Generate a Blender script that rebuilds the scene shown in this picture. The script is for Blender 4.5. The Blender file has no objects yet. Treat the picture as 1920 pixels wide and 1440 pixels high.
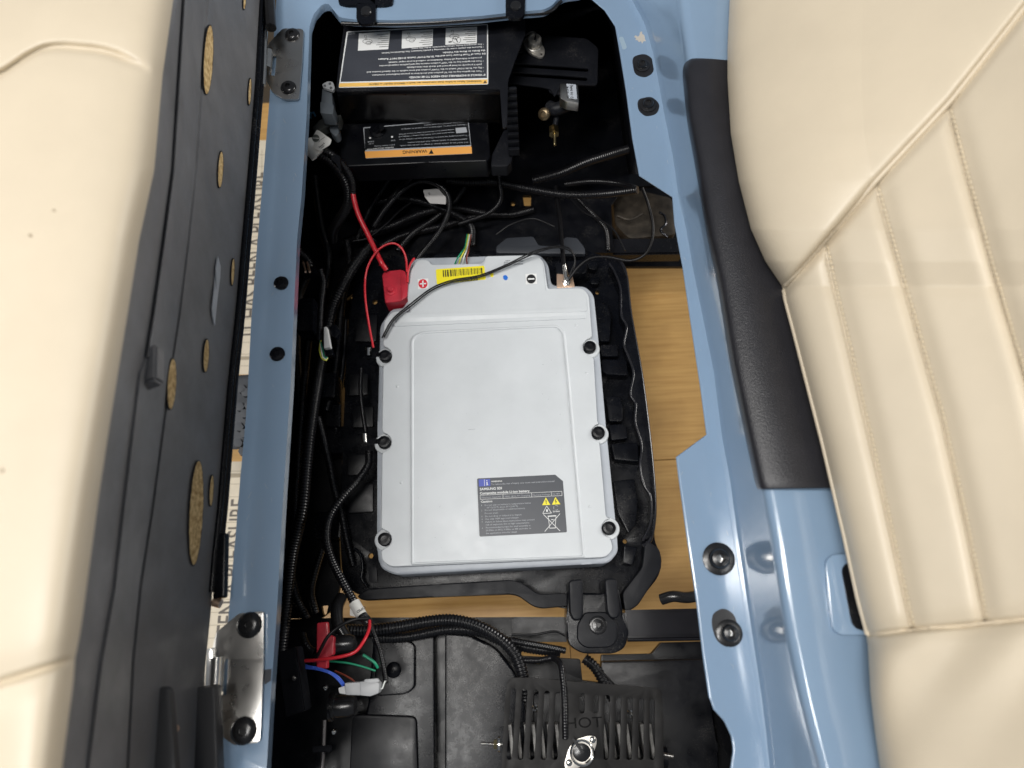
import bpy, bmesh, math, random
from mathutils import Vector, Matrix
import numpy as np
random.seed(7)
SC = bpy.context.scene
COL = SC.collection
# ------------------------------------------------------------------ camera, world, light
TILT, ROLL, FPX = math.radians(19.0), math.radians(2.9), 1280.0
D_ = Vector((0, math.sin(TILT), -math.cos(TILT)))
U0 = Vector((0, math.cos(TILT), math.sin(TILT)))
R_ = (Vector((1, 0, 0)) * math.cos(ROLL) - U0 * math.sin(ROLL)).normalized()
U_ = (U0 * math.cos(ROLL) + Vector((1, 0, 0)) * math.sin(ROLL)).normalized()
CP = -D_ * 1.0
cd = bpy.data.cameras.new('camera')
cam = bpy.data.objects.new('camera', cd)
COL.objects.link(cam)
m = Matrix((R_, U_, -D_)).transposed().to_4x4()
m.translation = CP
cam.matrix_world = m
cd.sensor_width = 36
cd.lens = 24
cd.clip_start = 0.02
cd.clip_end = 50
cd.dof.use_dof = True
cd.dof.focus_distance = 1.2
cd.dof.aperture_fstop = 3.0
SC.camera = cam
w = bpy.data.worlds.new('World')
SC.world = w
w.use_nodes = True
bg = w.node_tree.nodes['Background']
bg.inputs[0].default_value = (0.80, 0.88, 1.0, 1)
bg.inputs[1].default_value = 0.17
SC.view_settings.view_transform = 'Standard'
SC.view_settings.look = 'None'
SC.view_settings.exposure = 0.0
SC.view_settings.gamma = 1


def area(name, loc, target, sx, sy, power, col):
    l = bpy.data.lights.new(name, 'AREA')
    l.shape = 'RECTANGLE'
    l.size, l.size_y, l.energy, l.color = sx, sy, power, col
    o = bpy.data.objects.new(name, l)
    COL.objects.link(o)
    o.location = loc
    o.rotation_euler = (Vector(target) - Vector(loc)).to_track_quat('-Z', 'Y').to_euler()
    return o


area('ceiling_lamp', (-.70, -.9, 3.0), (0.1, -.4, 0), 0.3, 1.0, 38, (1, .985, .96))
area('ceiling_lamp', (-.78, -.1, 3.0), (0, -.1, 0), 0.24, 2.4, 70, (1, .97, .93))
area('floor_fill', (3.6, .9, 1.0), (.1, .3, -.8), 1.0, 1.0, 88, (1, .97, .93))  # added low fill from the right, brightens the floor under the cart
area('floor_fill', (-3.8, .2, 1.2), (-.2, 0, -.8), 1.0, 1.0, 70, (1, .97, .93))  # added low fill from the left, for floor and posters


# ------------------------------------------------------------------ helpers
def P(px, py, z):
    """point of the plane at height z that the photograph shows at (px, py)"""
    ray = D_ * FPX + R_ * (px - 960) + U_ * (720 - py)
    return CP + ray * ((z - CP.z) / ray.z)


def mpp(px, py, z):
    return (P(px + 1, py, z) - P(px, py, z)).length


MATS = {}


def mat(name, col, rough=.5, metal=0., bump=0., bscale=200., var=.0, vscale=30., spec=.5, coat=0., col2=None, rvar=0., dust=0.):
    if name in MATS:
        return MATS[name]
    m = bpy.data.materials.new(name)
    m.use_nodes = True
    nt = m.node_tree
    b = nt.nodes['Principled BSDF']
    b.inputs['Base Color'].default_value = (*col, 1)
    b.inputs['Roughness'].default_value = rough
    b.inputs['Metallic'].default_value = metal
    b.inputs['Specular IOR Level'].default_value = spec
    b.inputs['Coat Weight'].default_value = coat
    b.inputs['Coat Roughness'].default_value = .10
    tc = nt.nodes.new('ShaderNodeTexCoord')

    def noise(scale, det=6, r=.6):
        n = nt.nodes.new('ShaderNodeTexNoise')
        n.inputs['Scale'].default_value = scale
        n.inputs['Detail'].default_value = det
        n.inputs['Roughness'].default_value = r
        nt.links.new(tc.outputs['Object'], n.inputs['Vector'])
        return n
    last = None
    if var > 0 or col2:
        n = noise(vscale)
        cr = nt.nodes.new('ShaderNodeValToRGB')
        c2 = col2 or tuple(max(0, c * (1 - var)) for c in col)
        c1 = col if col2 else tuple(min(1, c * (1 + var)) for c in col)
        cr.color_ramp.elements[0].color = (*c2, 1)
        cr.color_ramp.elements[0].position = .36
        cr.color_ramp.elements[1].color = (*c1, 1)
        cr.color_ramp.elements[1].position = .64
        nt.links.new(n.outputs['Fac'], cr.inputs[0])
        last = cr.outputs[0]
    if dust > 0:
        n = noise(420, 2)
        n2 = noise(14, 4)
        mu = nt.nodes.new('ShaderNodeMath'); mu.operation = 'MULTIPLY'
        nt.links.new(n.outputs['Fac'], mu.inputs[0]); nt.links.new(n2.outputs['Fac'], mu.inputs[1])
        r = nt.nodes.new('ShaderNodeMapRange')
        r.inputs[1].default_value = .33; r.inputs[2].default_value = .45
        r.inputs[3].default_value = 0; r.inputs[4].default_value = dust
        nt.links.new(mu.outputs[0], r.inputs[0])
        mx = nt.nodes.new('ShaderNodeMix'); mx.data_type = 'RGBA'
        nt.links.new(r.outputs[0], mx.inputs[0])
        if last:
            nt.links.new(last, mx.inputs[6])
        else:
            mx.inputs[6].default_value = (*col, 1)
        mx.inputs[7].default_value = (.30, .28, .25, 1)
        last = mx.outputs[2]
    if last:
        nt.links.new(last, b.inputs['Base Color'])
    if rvar > 0:
        n = noise(vscale * 2.3)
        r = nt.nodes.new('ShaderNodeMapRange')
        r.inputs[1].default_value = .3; r.inputs[2].default_value = .7
        r.inputs[3].default_value = max(.02, rough - rvar); r.inputs[4].default_value = min(1, rough + rvar)
        nt.links.new(n.outputs['Fac'], r.inputs[0])
        nt.links.new(r.outputs[0], b.inputs['Roughness'])
    if bump > 0:
        n = noise(bscale, 3)
        bm_ = nt.nodes.new('ShaderNodeBump')
        bm_.inputs['Strength'].default_value = bump
        bm_.inputs['Distance'].default_value = .001
        nt.links.new(n.outputs['Fac'], bm_.inputs['Height'])
        nt.links.new(bm_.outputs[0], b.inputs['Normal'])
    MATS[name] = m
    return m


BLUE = mat('blue_paint', (.225, .325, .455), .2, coat=.8, var=.03, vscale=5, bump=.02, bscale=60, rvar=.04, dust=.10)
BLACK = mat('black_plastic', (.0028, .0032, .005), .36, spec=.3, bump=.12, bscale=700, var=.25, vscale=12, rvar=.10, dust=.12)
BLACKS = mat('black_satin_plastic', (.0036, .0042, .0065), .27, spec=.20, bump=.08, bscale=500, var=.2, vscale=18, rvar=.08, dust=.15)
GREYB = mat('charcoal_plastic', (.0075, .0082, .011), .44, spec=.18, bump=.08, bscale=600, var=.12, vscale=14, rvar=.08, dust=.10)
STEELB = mat('black_steel', (.006, .006, .008), .26, spec=.4, bump=.03, bscale=90, var=.3, vscale=10, rvar=.08, dust=.25)
LOOM = mat('black_conduit', (.006, .006, .0075), .30, var=.2, vscale=40, dust=.1)
RUBB = mat('black_rubber', (.013, .013, .014), .24, var=.2, bump=.03)
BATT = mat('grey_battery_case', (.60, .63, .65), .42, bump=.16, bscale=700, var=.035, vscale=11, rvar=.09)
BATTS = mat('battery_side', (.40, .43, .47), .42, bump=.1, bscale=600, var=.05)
CREAM = mat('cream_vinyl', (.59, .51, .385), .42, bump=.28, bscale=620, var=.03, vscale=7, rvar=.05)
CREAMD = mat('cream_thread', (.62, .53, .38), .6)
BOARD = mat('seat_board_plastic', (.15, .152, .16), .52, bump=.15, bscale=300, var=.16, vscale=9, rvar=.1, dust=.12)
PAD = mat('black_grained_pad', (.018, .018, .022), .38, bump=.55, bscale=480, var=.1)
WIREB = mat('black_wire', (.005, .005, .006), .42, spec=.3)
DCHR = mat('dark_chrome', (.10, .10, .11), .22, metal=1)
STEEL = mat('zinc_steel', (.50, .485, .46), .30, metal=1, bump=.02, bscale=40, var=.05, vscale=18, rvar=.05)
SENS = mat('sensor_metal', (.60, .57, .52), .38, metal=.7, var=.08, vscale=50)
BEAM = mat('beam_paint', (.010, .010, .013), .22, var=.2, bump=.02)
CHROME = mat('bright_steel', (.72, .70, .66), .16, metal=1, var=.12, vscale=60)
COPPER = mat('copper_plate', (.72, .50, .36), .32, metal=.7, var=.15)
REDP = mat('red_plastic', (.52, .025, .045), .36, bump=.05, var=.12, vscale=40)
REDW = mat('red_wire', (.62, .022, .035), .32)
BLUW = mat('blue_wire', (.05, .13, .62), .35)
GRNW = mat('green_wire', (.015, .30, .16), .35)
YELW = mat('yellow_wire', (.66, .68, .08), .35)
WHTW = mat('white_wire', (.75, .78, .74), .35)
BRNW = mat('brown_wire', (.22, .05, .03), .4)
GREYP = mat('grey_connector', (.40, .41, .42), .42, bump=.05)
DGREYP = mat('dark_grey_connector', (.10, .115, .13), .45, bump=.05)
WHITE = mat('white_print', (.80, .81, .80), .5)
PAPER = mat('white_tag_paper', (.74, .73, .69), .6, var=.04)
YEL = mat('yellow_sticker', (.88, .76, .02), .4)
ORG = mat('orange_print', (.90, .42, .10), .4)
AMB = mat('amber_print', (.93, .56, .14), .4)
INK = mat('black_ink', (.012, .012, .014), .45)
DEC = mat('decal_grey', (.050, .054, .066), .34, var=.05)
DECB = mat('decal_black', (.010, .011, .013), .28)
BLABEL = mat('battery_label_grey', (.050, .056, .068), .38, var=.04)
BLUP = mat('blue_print', (.05, .08, .42), .4)
REDR = mat('red_print', (.65, .02, .04), .4)
GREYT = mat('grey_print', (.38, .40, .43), .5)
OSB = mat('chipboard', (.80, .60, .30), .8, bump=.8, bscale=260, vscale=150, col2=(.38, .23, .08))
BLUC = mat('blue_clip', (.04, .16, .26), .4)
TYRE = mat('tyre_rubber', (.055, .060, .068), .7, bump=.2, bscale=150, var=.1)
DUSTY = mat('dusty_metal', (.055, .045, .034), .5, metal=.4, bump=.3, bscale=60, var=.4, vscale=40)


def link(name, me, parent=None, loc=None):
    o = bpy.data.objects.new(name, me)
    COL.objects.link(o)
    if loc is not None:
        o.location = loc
    if parent is not None:
        o.parent = parent
        if parent.type == 'EMPTY':
            o.matrix_parent_inverse = Matrix.Translation(-Vector(parent['_l']))
    return o


def mesh(name, vs, fs, mt, parent=None, smooth=True, loc=None, sharp=40, flip_up=False):
    me = bpy.data.meshes.new(name)
    me.from_pydata([tuple(v) for v in vs], [], fs)
    bm = bmesh.new(); bm.from_mesh(me)
    if flip_up:
        bmesh.ops.recalc_face_normals(bm, faces=bm.faces)
    bm.to_mesh(me); bm.free()
    me.materials.append(mt)
    if smooth:
        me.shade_smooth()
        if sharp:
            me.set_sharp_from_angle(angle=math.radians(sharp))
    return link(name, me, parent, loc)


ROOTS = []


def thing(name, label, cat, loc=(0, 0, 0), group=None):
    o = bpy.data.objects.new(name, None)
    COL.objects.link(o)
    o.empty_display_size = .02
    o.location = loc
    o['_l'] = tuple(loc)
    o['label'] = label; o['category'] = cat
    if group:
        o['group'] = group
    ROOTS.append(o)
    return o


def tag(o, label, cat, group=None):
    o['label'] = label; o['category'] = cat
    if group:
        o['group'] = group
    return o


def bm_obj(name, bm, mt, parent, smooth=True, sharp=35, loc=None):
    bmesh.ops.recalc_face_normals(bm, faces=bm.faces)
    me = bpy.data.meshes.new(name)
    bm.to_mesh(me); bm.free()
    me.materials.append(mt)
    if smooth:
        me.shade_smooth(); me.set_sharp_from_angle(angle=math.radians(sharp))
    return link(name, me, parent, loc)


def rnd(pts, r, n=4):
    """round the corners of a closed pixel polygon"""
    out = []
    N = len(pts)
    for i in range(N):
        p = Vector(pts[i][:2]); a = Vector(pts[i - 1][:2]) - p; b = Vector(pts[(i + 1) % N][:2]) - p
        rr = pts[i][2] if len(pts[i]) > 2 else r
        la, lb = a.length, b.length
        d = min(rr, la * .45, lb * .45)
        if d < .3:
            out.append(tuple(p)); continue
        p0 = p + a * (d / la); p1 = p + b * (d / lb)
        for k in range(n + 1):
            t = k / n
            q = p0 * (1 - t) ** 2 + p * 2 * t * (1 - t) + p1 * t * t
            out.append((q.x, q.y))
    return out


def circ(cx, cy, r, n=16, sq=1.0):
    return [(cx + r * math.cos(2 * math.pi * k / n), cy + r * sq * math.sin(2 * math.pi * k / n)) for k in range(n)]


def plate(name, pts, z, th, mt, parent=None, bevel=.0, holes=(), zf=None, smooth=True, seg=2):
    """a solid plate: pixel outline lying at height z, th thick, going straight down, with real holes"""
    bm = bmesh.new()
    zz = (lambda x, y: zf(x, y)) if zf else (lambda x, y: z)
    es = []
    for lp in [pts] + list(holes):
        vs = [bm.verts.new(P(x, y, zz(x, y))) for x, y in lp]
        for i in range(len(vs)):
            es.append(bm.edges.new((vs[i], vs[(i + 1) % len(vs)])))
    if holes:
        bmesh.ops.triangle_fill(bm, edges=es, use_beauty=True, use_dissolve=False)
    else:
        bm.faces.new([v for v in bm.verts])
    top = list(bm.faces)
    if th > 0:
        r = bmesh.ops.extrude_face_region(bm, geom=top)
        nv = [g for g in r['geom'] if isinstance(g, bmesh.types.BMVert)]
        for v in nv:
            v.co.z -= th
        bm.edges.ensure_lookup_table()
        nvs = set(nv)
        if bevel > 0:
            be = [e for e in bm.edges if not (e.verts[0] in nvs) and not (e.verts[1] in nvs)
                  and sum(1 for f in e.link_faces if any(v in nvs for v in f.verts)) == 1]
            bmesh.ops.bevel(bm, geom=be, offset=bevel, segments=seg, affect='EDGES', profile=.6, clamp_overlap=True)
    return bm_obj(name, bm, mt, parent, smooth)


def flat(name, pts, z, mt, parent=None, th=.0004):
    return plate(name, pts, z, th, mt, parent, smooth=False)


def cr_spline(pts, step):
    pts = [Vector(p) for p in pts]
    if len(pts) == 2:
        pts = [pts[0], (pts[0] + pts[1]) / 2, pts[1]]
    ext = [pts[0] * 2 - pts[1]] + pts + [pts[-1] * 2 - pts[-2]]
    dense = []
    for i in range(1, len(ext) - 2):
        p0, p1, p2, p3 = ext[i - 1:i + 3]
        for k in range(24):
            t = k / 24
            dense.append(.5 * ((2 * p1) + (p2 - p0) * t + (2 * p0 - 5 * p1 + 4 * p2 - p3) * t * t + (3 * p1 - p0 - 3 * p2 + p3) * t ** 3))
    dense.append(pts[-1])
    out = [dense[0]]; acc = 0
    for a, b in zip(dense, dense[1:]):
        L = (b - a).length
        if L < 1e-9:
            continue
        pos = 0
        while acc + (L - pos) >= step:
            pos += step - acc; acc = 0
            out.append(a.lerp(b, pos / L))
        acc += L - pos
    out.append(dense[-1])
    return out


def tube3(name, wpts, r, mt, parent=None, seg=10, ribs=False, pitch=.0052, step=.006, sq=1.0, smooth=True):
    st = pitch / 4 if ribs else step
    c = cr_spline(wpts, st)
    vs, fs = [], []
    t0 = (c[1] - c[0]).normalized()
    up = Vector((0, 0, 1)) if abs(t0.z) < .9 else Vector((1, 0, 0))
    n = (up - t0 * up.dot(t0)).normalized()
    for i, p in enumerate(c):
        t = (c[min(i + 1, len(c) - 1)] - c[max(i - 1, 0)]).normalized()
        n = (n - t * n.dot(t)).normalized()
        b = t.cross(n)
        rr = r * ((1, 1, .84, .84)[i % 4] if ribs else 1)
        for k in range(seg):
            a = 2 * math.pi * k / seg
            vs.append(p + n * math.cos(a) * rr * sq + b * math.sin(a) * rr)
    for i in range(len(c) - 1):
        for k in range(seg):
            k2 = (k + 1) % seg
            fs.append((i * seg + k, i * seg + k2, (i + 1) * seg + k2, (i + 1) * seg + k))
    fs.append(tuple(range(seg))[::-1])
    fs.append(tuple((len(c) - 1) * seg + k for k in range(seg)))
    return mesh(name, vs, fs, mt, parent, smooth=smooth, sharp=(None if ribs else 50))


def tube(name, pts, r, mt, parent=None, **k):
    return tube3(name, [P(*p) for p in pts], r, mt, parent, **k)


def lathe_mesh(prof, n=20):
    vs, fs = [], []
    for r, z in prof:
        for k in range(n):
            a = 2 * math.pi * k / n
            vs.append(Vector((r * math.cos(a), r * math.sin(a), z)))
    for i in range(len(prof) - 1):
        for k in range(n):
            k2 = (k + 1) % n
            fs.append((i * n + k, i * n + k2, (i + 1) * n + k2, (i + 1) * n + k))
    fs.append(tuple(range(n))[::-1]); fs.append(tuple((len(prof) - 1) * n + k for k in range(n)))
    return vs, fs


LATHE = {}


def lathe(name, prof, mt, base, axis=(0, 0, 1), parent=None, n=20, sharp=40):
    key = (name, tuple(prof), mt.name, n)
    if key not in LATHE:
        vs, fs = lathe_mesh(prof, n)
        me = bpy.data.meshes.new(name)
        me.from_pydata([tuple(v) for v in vs], [], fs)
        bm = bmesh.new(); bm.from_mesh(me); bmesh.ops.recalc_face_normals(bm, faces=bm.faces); bm.to_mesh(me); bm.free()
        me.materials.append(mt); me.shade_smooth(); me.set_sharp_from_angle(angle=math.radians(sharp))
        LATHE[key] = me
    o = link(name, LATHE[key], parent)
    q = Vector((0, 0, 1)).rotation_difference(Vector(axis).normalized())
    o.matrix_basis = Matrix.Translation(Vector(base)) @ q.to_matrix().to_4x4()
    return o


def box3(name, c, ax, ay, az, mt, parent=None, bevel=.0015, seg=2):
    """box from centre and three half-axis vectors"""
    bm = bmesh.new()
    ax, ay, az = Vector(ax), Vector(ay), Vector(az)
    vv = [bm.verts.new(Vector(c) + ax * i + ay * j + az * k) for i in (-1, 1) for j in (-1, 1) for k in (-1, 1)]
    for f in ((0, 1, 3, 2), (4, 6, 7, 5), (0, 4, 5, 1), (2, 3, 7, 6), (0, 2, 6, 4), (1, 5, 7, 3)):
        bm.faces.new([vv[i] for i in f])
    if bevel:
        bmesh.ops.bevel(bm, geom=list(bm.edges), offset=bevel, segments=seg, affect='EDGES', clamp_overlap=True)
    return bm_obj(name, bm, mt, parent)


def loft(name, rows, mt, parent=None, thick=0, sub=False, closed=False, sharp=None):
    n = len(rows[0]); vs = [v for r in rows for v in r]; fs = []
    for i in range(len(rows) - 1):
        for k in range(n - 1 + (1 if closed else 0)):
            k2 = (k + 1) % n
            fs.append((i * n + k, i * n + k2, (i + 1) * n + k2, (i + 1) * n + k))
    o = mesh(name, vs, fs, mt, parent, smooth=True, sharp=sharp)
    if thick:
        s = o.modifiers.new('solid', 'SOLIDIFY'); s.thickness = thick; s.offset = -1
    return o


def text(s, a, b, h, z, mt, parent, bold=0.0, name='lettering', lift=.0003, space=1.0):
    """letters lying at height z, baseline from pixel a to pixel b, h pixels tall"""
    cu = bpy.data.curves.new('t', 'FONT')
    cu.body = s; cu.resolution_u = 4 if h > 4.1 else 1; cu.offset = bold; cu.fill_mode = 'FRONT'
    cu.space_character = space
    o = bpy.data.objects.new('t', cu)
    me0 = o.to_mesh()
    vs = [v.co.copy() for v in me0.vertices]; fs = [tuple(p.vertices) for p in me0.polygons]
    o.to_mesh_clear(); bpy.data.objects.remove(o); bpy.data.curves.remove(cu)
    if not vs:
        return None
    x0 = min(v.x for v in vs); x1 = max(v.x for v in vs)
    A, B = P(a[0], a[1], z + lift), P(b[0], b[1], z + lift)
    X = (B - A); L = X.length; X = X / L
    Y = Vector((-X.y, X.x, 0))
    hm = h * mpp(a[0], a[1], z) / .70
    out = [A + X * ((v.x - x0) / (x1 - x0) * L) + Y * (v.y * hm) for v in vs]
    return mesh(name, out, fs, mt, parent, smooth=False)


def line(name, a, b, wpx, z, mt, parent, lift=.0003):
    A, B = P(*a, z + lift), P(*b, z + lift)
    d = (B - A).normalized(); nn = Vector((-d.y, d.x, 0)) * wpx * .5 * mpp(*a, z)
    return [A + nn, B + nn, B - nn, A - nn]


def lines(name, segs, z, mt, parent, lift=.0003):
    vs, fs = [], []
    for a, b, wpx in segs:
        q = line('', a, b, wpx, z, mt, parent, lift)
        fs.append(tuple(range(len(vs), len(vs) + 4))[::-1]); vs += q
    return mesh(name, vs, fs, mt, parent, smooth=False)


def lerp(a, b, t):
    return (a[0] + (b[0] - a[0]) * t, a[1] + (b[1] - a[1]) * t)


# ================================================================== SETTING: floor
FZ = -.78
wood = bpy.data.materials.new('plywood'); wood.use_nodes = True
nt = wood.node_tree; b = nt.nodes['Principled BSDF']; b.inputs['Roughness'].default_value = .42
tc = nt.nodes.new('ShaderNodeTexCoord'); mp = nt.nodes.new('ShaderNodeMapping')
mp.inputs['Scale'].default_value = (1.5, 34, 1)
n1 = nt.nodes.new('ShaderNodeTexNoise'); n1.inputs['Scale'].default_value = 4; n1.inputs['Detail'].default_value = 9; n1.inputs['Distortion'].default_value = .25
n2 = nt.nodes.new('ShaderNodeTexNoise'); n2.inputs['Scale'].default_value = 5; n2.inputs['Detail'].default_value = 4
cr = nt.nodes.new('ShaderNodeValToRGB'); cr.color_ramp.elements[0].position = .22; cr.color_ramp.elements[1].position = .60
cr.color_ramp.elements[0].color = (.47, .26, .08, 1); cr.color_ramp.elements[1].color = (.60, .36, .125, 1)
mx = nt.nodes.new('ShaderNodeMix'); mx.data_type = 'RGBA'; mx.blend_type = 'MULTIPLY'; mx.inputs[0].default_value = .6
cr2 = nt.nodes.new('ShaderNodeValToRGB'); cr2.color_ramp.elements[0].position = .3; cr2.color_ramp.elements[1].position = .55
cr2.color_ramp.elements[0].color = (.55, .50, .45, 1); cr2.color_ramp.elements[1].color = (1, 1, 1, 1)
nt.links.new(tc.outputs['Object'], mp.inputs[0]); nt.links.new(mp.outputs[0], n1.inputs[0]); nt.links.new(tc.outputs['Object'], n2.inputs[0])
nt.links.new(n1.outputs[0], cr.inputs[0]); nt.links.new(n2.outputs[0], cr2.inputs[0])
nt.links.new(cr.outputs[0], mx.inputs[6]); nt.links.new(cr2.outputs[0], mx.inputs[7]); nt.links.new(mx.outputs[2], b.inputs['Base Color'])
fl = mesh('floor', [(-3, -3, FZ - .05), (3, -3, FZ - .05), (3, 3, FZ - .05), (-3, 3, FZ - .05)], [(0, 1, 2, 3)], mat('subfloor', (.05, .035, .02), .8))
fl['kind'] = 'structure'
seam = P(1290, 860, FZ); seam2 = P(1062, 1120, FZ)
ys = [seam.y - 1.2, seam.y - .6, seam.y, seam.y + .6, seam.y + 1.2]
for j, (y0, y1) in enumerate(zip(ys, ys[1:])):
    x0 = seam2.x if j % 2 else seam2.x - .3
    for xa, xb in ((x0 - 1.2, x0), (x0, x0 + 1.2)):
        g = .0008
        box3('floor_board', ((xa + xb) / 2, (y0 + y1) / 2, FZ - .009), ((xb - xa) / 2 - g, 0, 0), (0, (y1 - y0) / 2 - g, 0), (0, 0, .009), wood, fl, bevel=.001, seg=1)

# paper posters on the floor, seen through the gap beside the front rail
PZ = FZ + .004
pp = thing('paper_poster', 'cream printed poster with capital letters lying on floor left of the blue rail, upper one', 'poster', P(480, 480, PZ))
flat('sheet', [(395, 265), (545, 262), (520, 702), (330, 702)], PZ, mat('poster_paper', (.62, .55, .43), .6, var=.04), pp, .001)
text('IT HAS BEEN A PLEASURE', (483, 628), (507, 322), 34, PZ, mat('poster_ink', (.11, .095, .08), .6), pp, bold=.01)
lines('grid_line', [((420, y), (540, y), 1) for y in range(290, 700, 22)] + [((x, 560), (x + 3, 280), .8) for x in (488, 500)]
      + [((440, 672), (540, 669), 7)], PZ, mat('poster_grid', (.33, .28, .2), .6), pp)
pp = thing('paper_poster', 'cream printed poster with capital letters lying on floor left of the blue rail, lower one', 'poster', P(420, 1040, PZ))
flat('sheet', [(300, 868), (520, 864), (500, 1330), (240, 1330)], PZ, MATS['poster_paper'], pp, .001)
text('IT HAS BEEN A PLEASURE', (425, 1330), (466, 935), 36, PZ, MATS['poster_ink'], pp, bold=.01)
lines('grid_line', [((360, y), (520, y - 3), 1) for y in range(885, 1320, 24)] + [((438, 1160), (452, 880), .8)] + [((360, 893), (520, 890), 8)], PZ, MATS['poster_grid'], pp)

ty = thing('spare_tyre', 'dark tyre tread seen in the slit left of the blue rail', 'tyre', P(470, 790, -.5))
rows = []
c0 = P(475, 790, -.56)
for i in range(13):
    y = c0.y - .085 + .17 * i / 12
    rows.append([Vector((c0.x + .16 * math.sin(a), y, c0.z + .10 * math.cos(a) - .02 * abs(i - 6) / 6)) for a in [math.radians(t) for t in range(-75, 80, 10)]])
loft('tread', rows, TYRE, ty, thick=.01)
for (x, y) in [(452, 728), (460, 735), (449, 762), (458, 775), (448, 800), (458, 812), (446, 830), (455, 846), (466, 760), (466, 795), (465, 830), (474, 745), (474, 780), (474, 815)]:
    lg = plate('tread_block', circ(x, y, 9, 6), -.449, .012, TYRE, ty, bevel=.001)

# ================================================================== BLUE BODY
cart = thing('cart_body', 'glossy light blue body opening with rails around the battery bay', 'vehicle body', P(960, 700, 0))
# front rail and top rim, one pressed panel
front = [(518, -90), (1116, -90), (1092, -14), (1060, -10), (1046, -2), (1035, 10), (1020, 18), (980, 21), (900, 30), (800, 36), (740, 38), (660, 36), (636, 32), (626, 20), (616, 6), (604, 8), (588, 26), (580, 50), (578, 120), (575, 215), (566, 360), (557, 450), (545, 720), (530, 950), (519, 1150), (508, 1300), (500, 1440), (496, 1520),
         (408, 1520), (412, 1395), (420, 1260), (430, 1135), (442, 1000), (452, 880), (463, 760), (471, 600), (483, 450), (496, 300), (505, 190), (514, 60), (518, 0)]
plate('front_rail', rnd(front, 5, 2), -.003, .016, BLUE, cart, bevel=.0022, holes=[circ(528, 532, 12), circ(521, 665, 12)])
YR = np.array


def itp(pts):
    ys = [p[1] for p in pts]; xs = [p[0] for p in pts]
    return lambda y: float(np.interp(y, ys, xs))


inner = itp([(1075, -90), (1105, -4), (1133, 20), (1153, 50), (1160, 90), (1173, 170), (1185, 260), (1198, 330), (1260, 370), (1264, 420), (1279, 500), (1301, 650), (1313, 730), (1324, 815), (1267, 857), (1271, 890), (1286, 1000), (1305, 1130), (1317, 1230), (1328, 1305), (1337, 1330), (1357, 1352), (1370, 1380), (1374, 1405), (1369, 1440), (1362, 1520)])
L1 = itp([(1150, -90), (1187, 0), (1211, 40), (1228, 100), (1246, 200), (1266, 300), (1274, 360), (1290, 430), (1304, 512), (1320, 590), (1342, 700), (1356, 815), (1372, 900), (1385, 1000), (1400, 1100), (1415, 1200), (1430, 1300), (1440, 1380), (1446, 1440), (1450, 1520)])
L2 = itp([(1262, -90), (1275, 0), (1290, 113), (1300, 220), (1318, 320), (1338, 440), (1358, 530), (1382, 680), (1403, 780), (1432, 915), (1447, 1000), (1462, 1100), (1479, 1200), (1500, 1300), (1520, 1380), (1536, 1440), (1550, 1520)])


def smoothed(f, y, w=14):
    return (f(y - w) + 2 * f(y) + f(y + w)) / 4


rows = []
for y in sorted(set(list(range(-90, 1521, 10)) + [330, 332, 368, 370, 815, 817, 855, 857, 1305, 1315, 1325, 1335, 1345, 1355, 1365, 1375])):
    i = inner(y); a = smoothed(L1, y); c = smoothed(L2, y, 20)
    a = max(a, i + 12)
    f1, f2 = i + min(5, (a - i) * .35), a - min(12, (a - i) * .35)
    S = [(i, -.026), (i, -.002), (i + .8, 0), (i + 2.5, .0008), (f1, .001), (f1 + .4, .001), (f2 - .4, .001), (f2, .001), (a - 3 if a - i > 14 else f2 + 1, .0022), (a + 2, .009), (a + 6, .018), (a + 8, .022),
         (a + .5 * (c - a), .055), (c - 10, .0935), (c - 7, .098), (c - 2, .108), (c + 5, .114), (c + 16, .117), (c + 19, .1174), (c + 60, .118), (c + 110, .112), (c + 150, .10), (c + 240, .09)]
    rows.append([P(x, y, z) for x, z in S])
rr = loft('rear_rail', rows, BLUE, cart, sharp=55)
# oval pocket in the rear rail with a dark slot in it
pk = plate('pocket_rim', rnd([(1546, 1040), (1700, 1034), (1720, 1188), (1562, 1192)], 26, 6), .1195, .004, BLUE, cart, bevel=.002)
plate('pocket_slot', rnd([(1576, 1056), (1700, 1050), (1720, 1184), (1600, 1182)], 22, 6), .1215, .003, BLACK, cart)
# raised end lines and body flaws
flat('paint_chip', [(1189, 69), (1192, 66), (1196, 69), (1199, 66), (1200, 60), (1204, 59), (1204, 64), (1209, 66), (1213, 71), (1209, 72), (1211, 77), (1207, 77), (1204, 82), (1202, 77), (1198, 79), (1195, 75), (1191, 75), (1193, 72)], .0012, mat('bare_primer', (.50, .46, .40), .7), cart, .0003)
flat('paint_chip', rnd([(1160, 70), (1168, 68), (1176, 90), (1168, 94)], 4), .0012, mat('dull_scuff', (.30, .40, .48), .7), cart, .0002)
random.seed(21)
sg = []
for k in range(16):
    y = random.uniform(220, 1120); x = random.uniform(np.interp(y, [200, 1150], [515, 440]), np.interp(y, [200, 1150], [562, 510]))
    l = random.uniform(3, 14); a = random.uniform(-.6, .6) + 1.57
    sg.append(((x, y), (x + l * math.cos(a), y + l * math.sin(a)), random.uniform(.4, .8)))
lines('paint_scratch', sg, -.0026, mat('scratch_light', (.34, .38, .42), .5), cart)
sg = []
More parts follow.
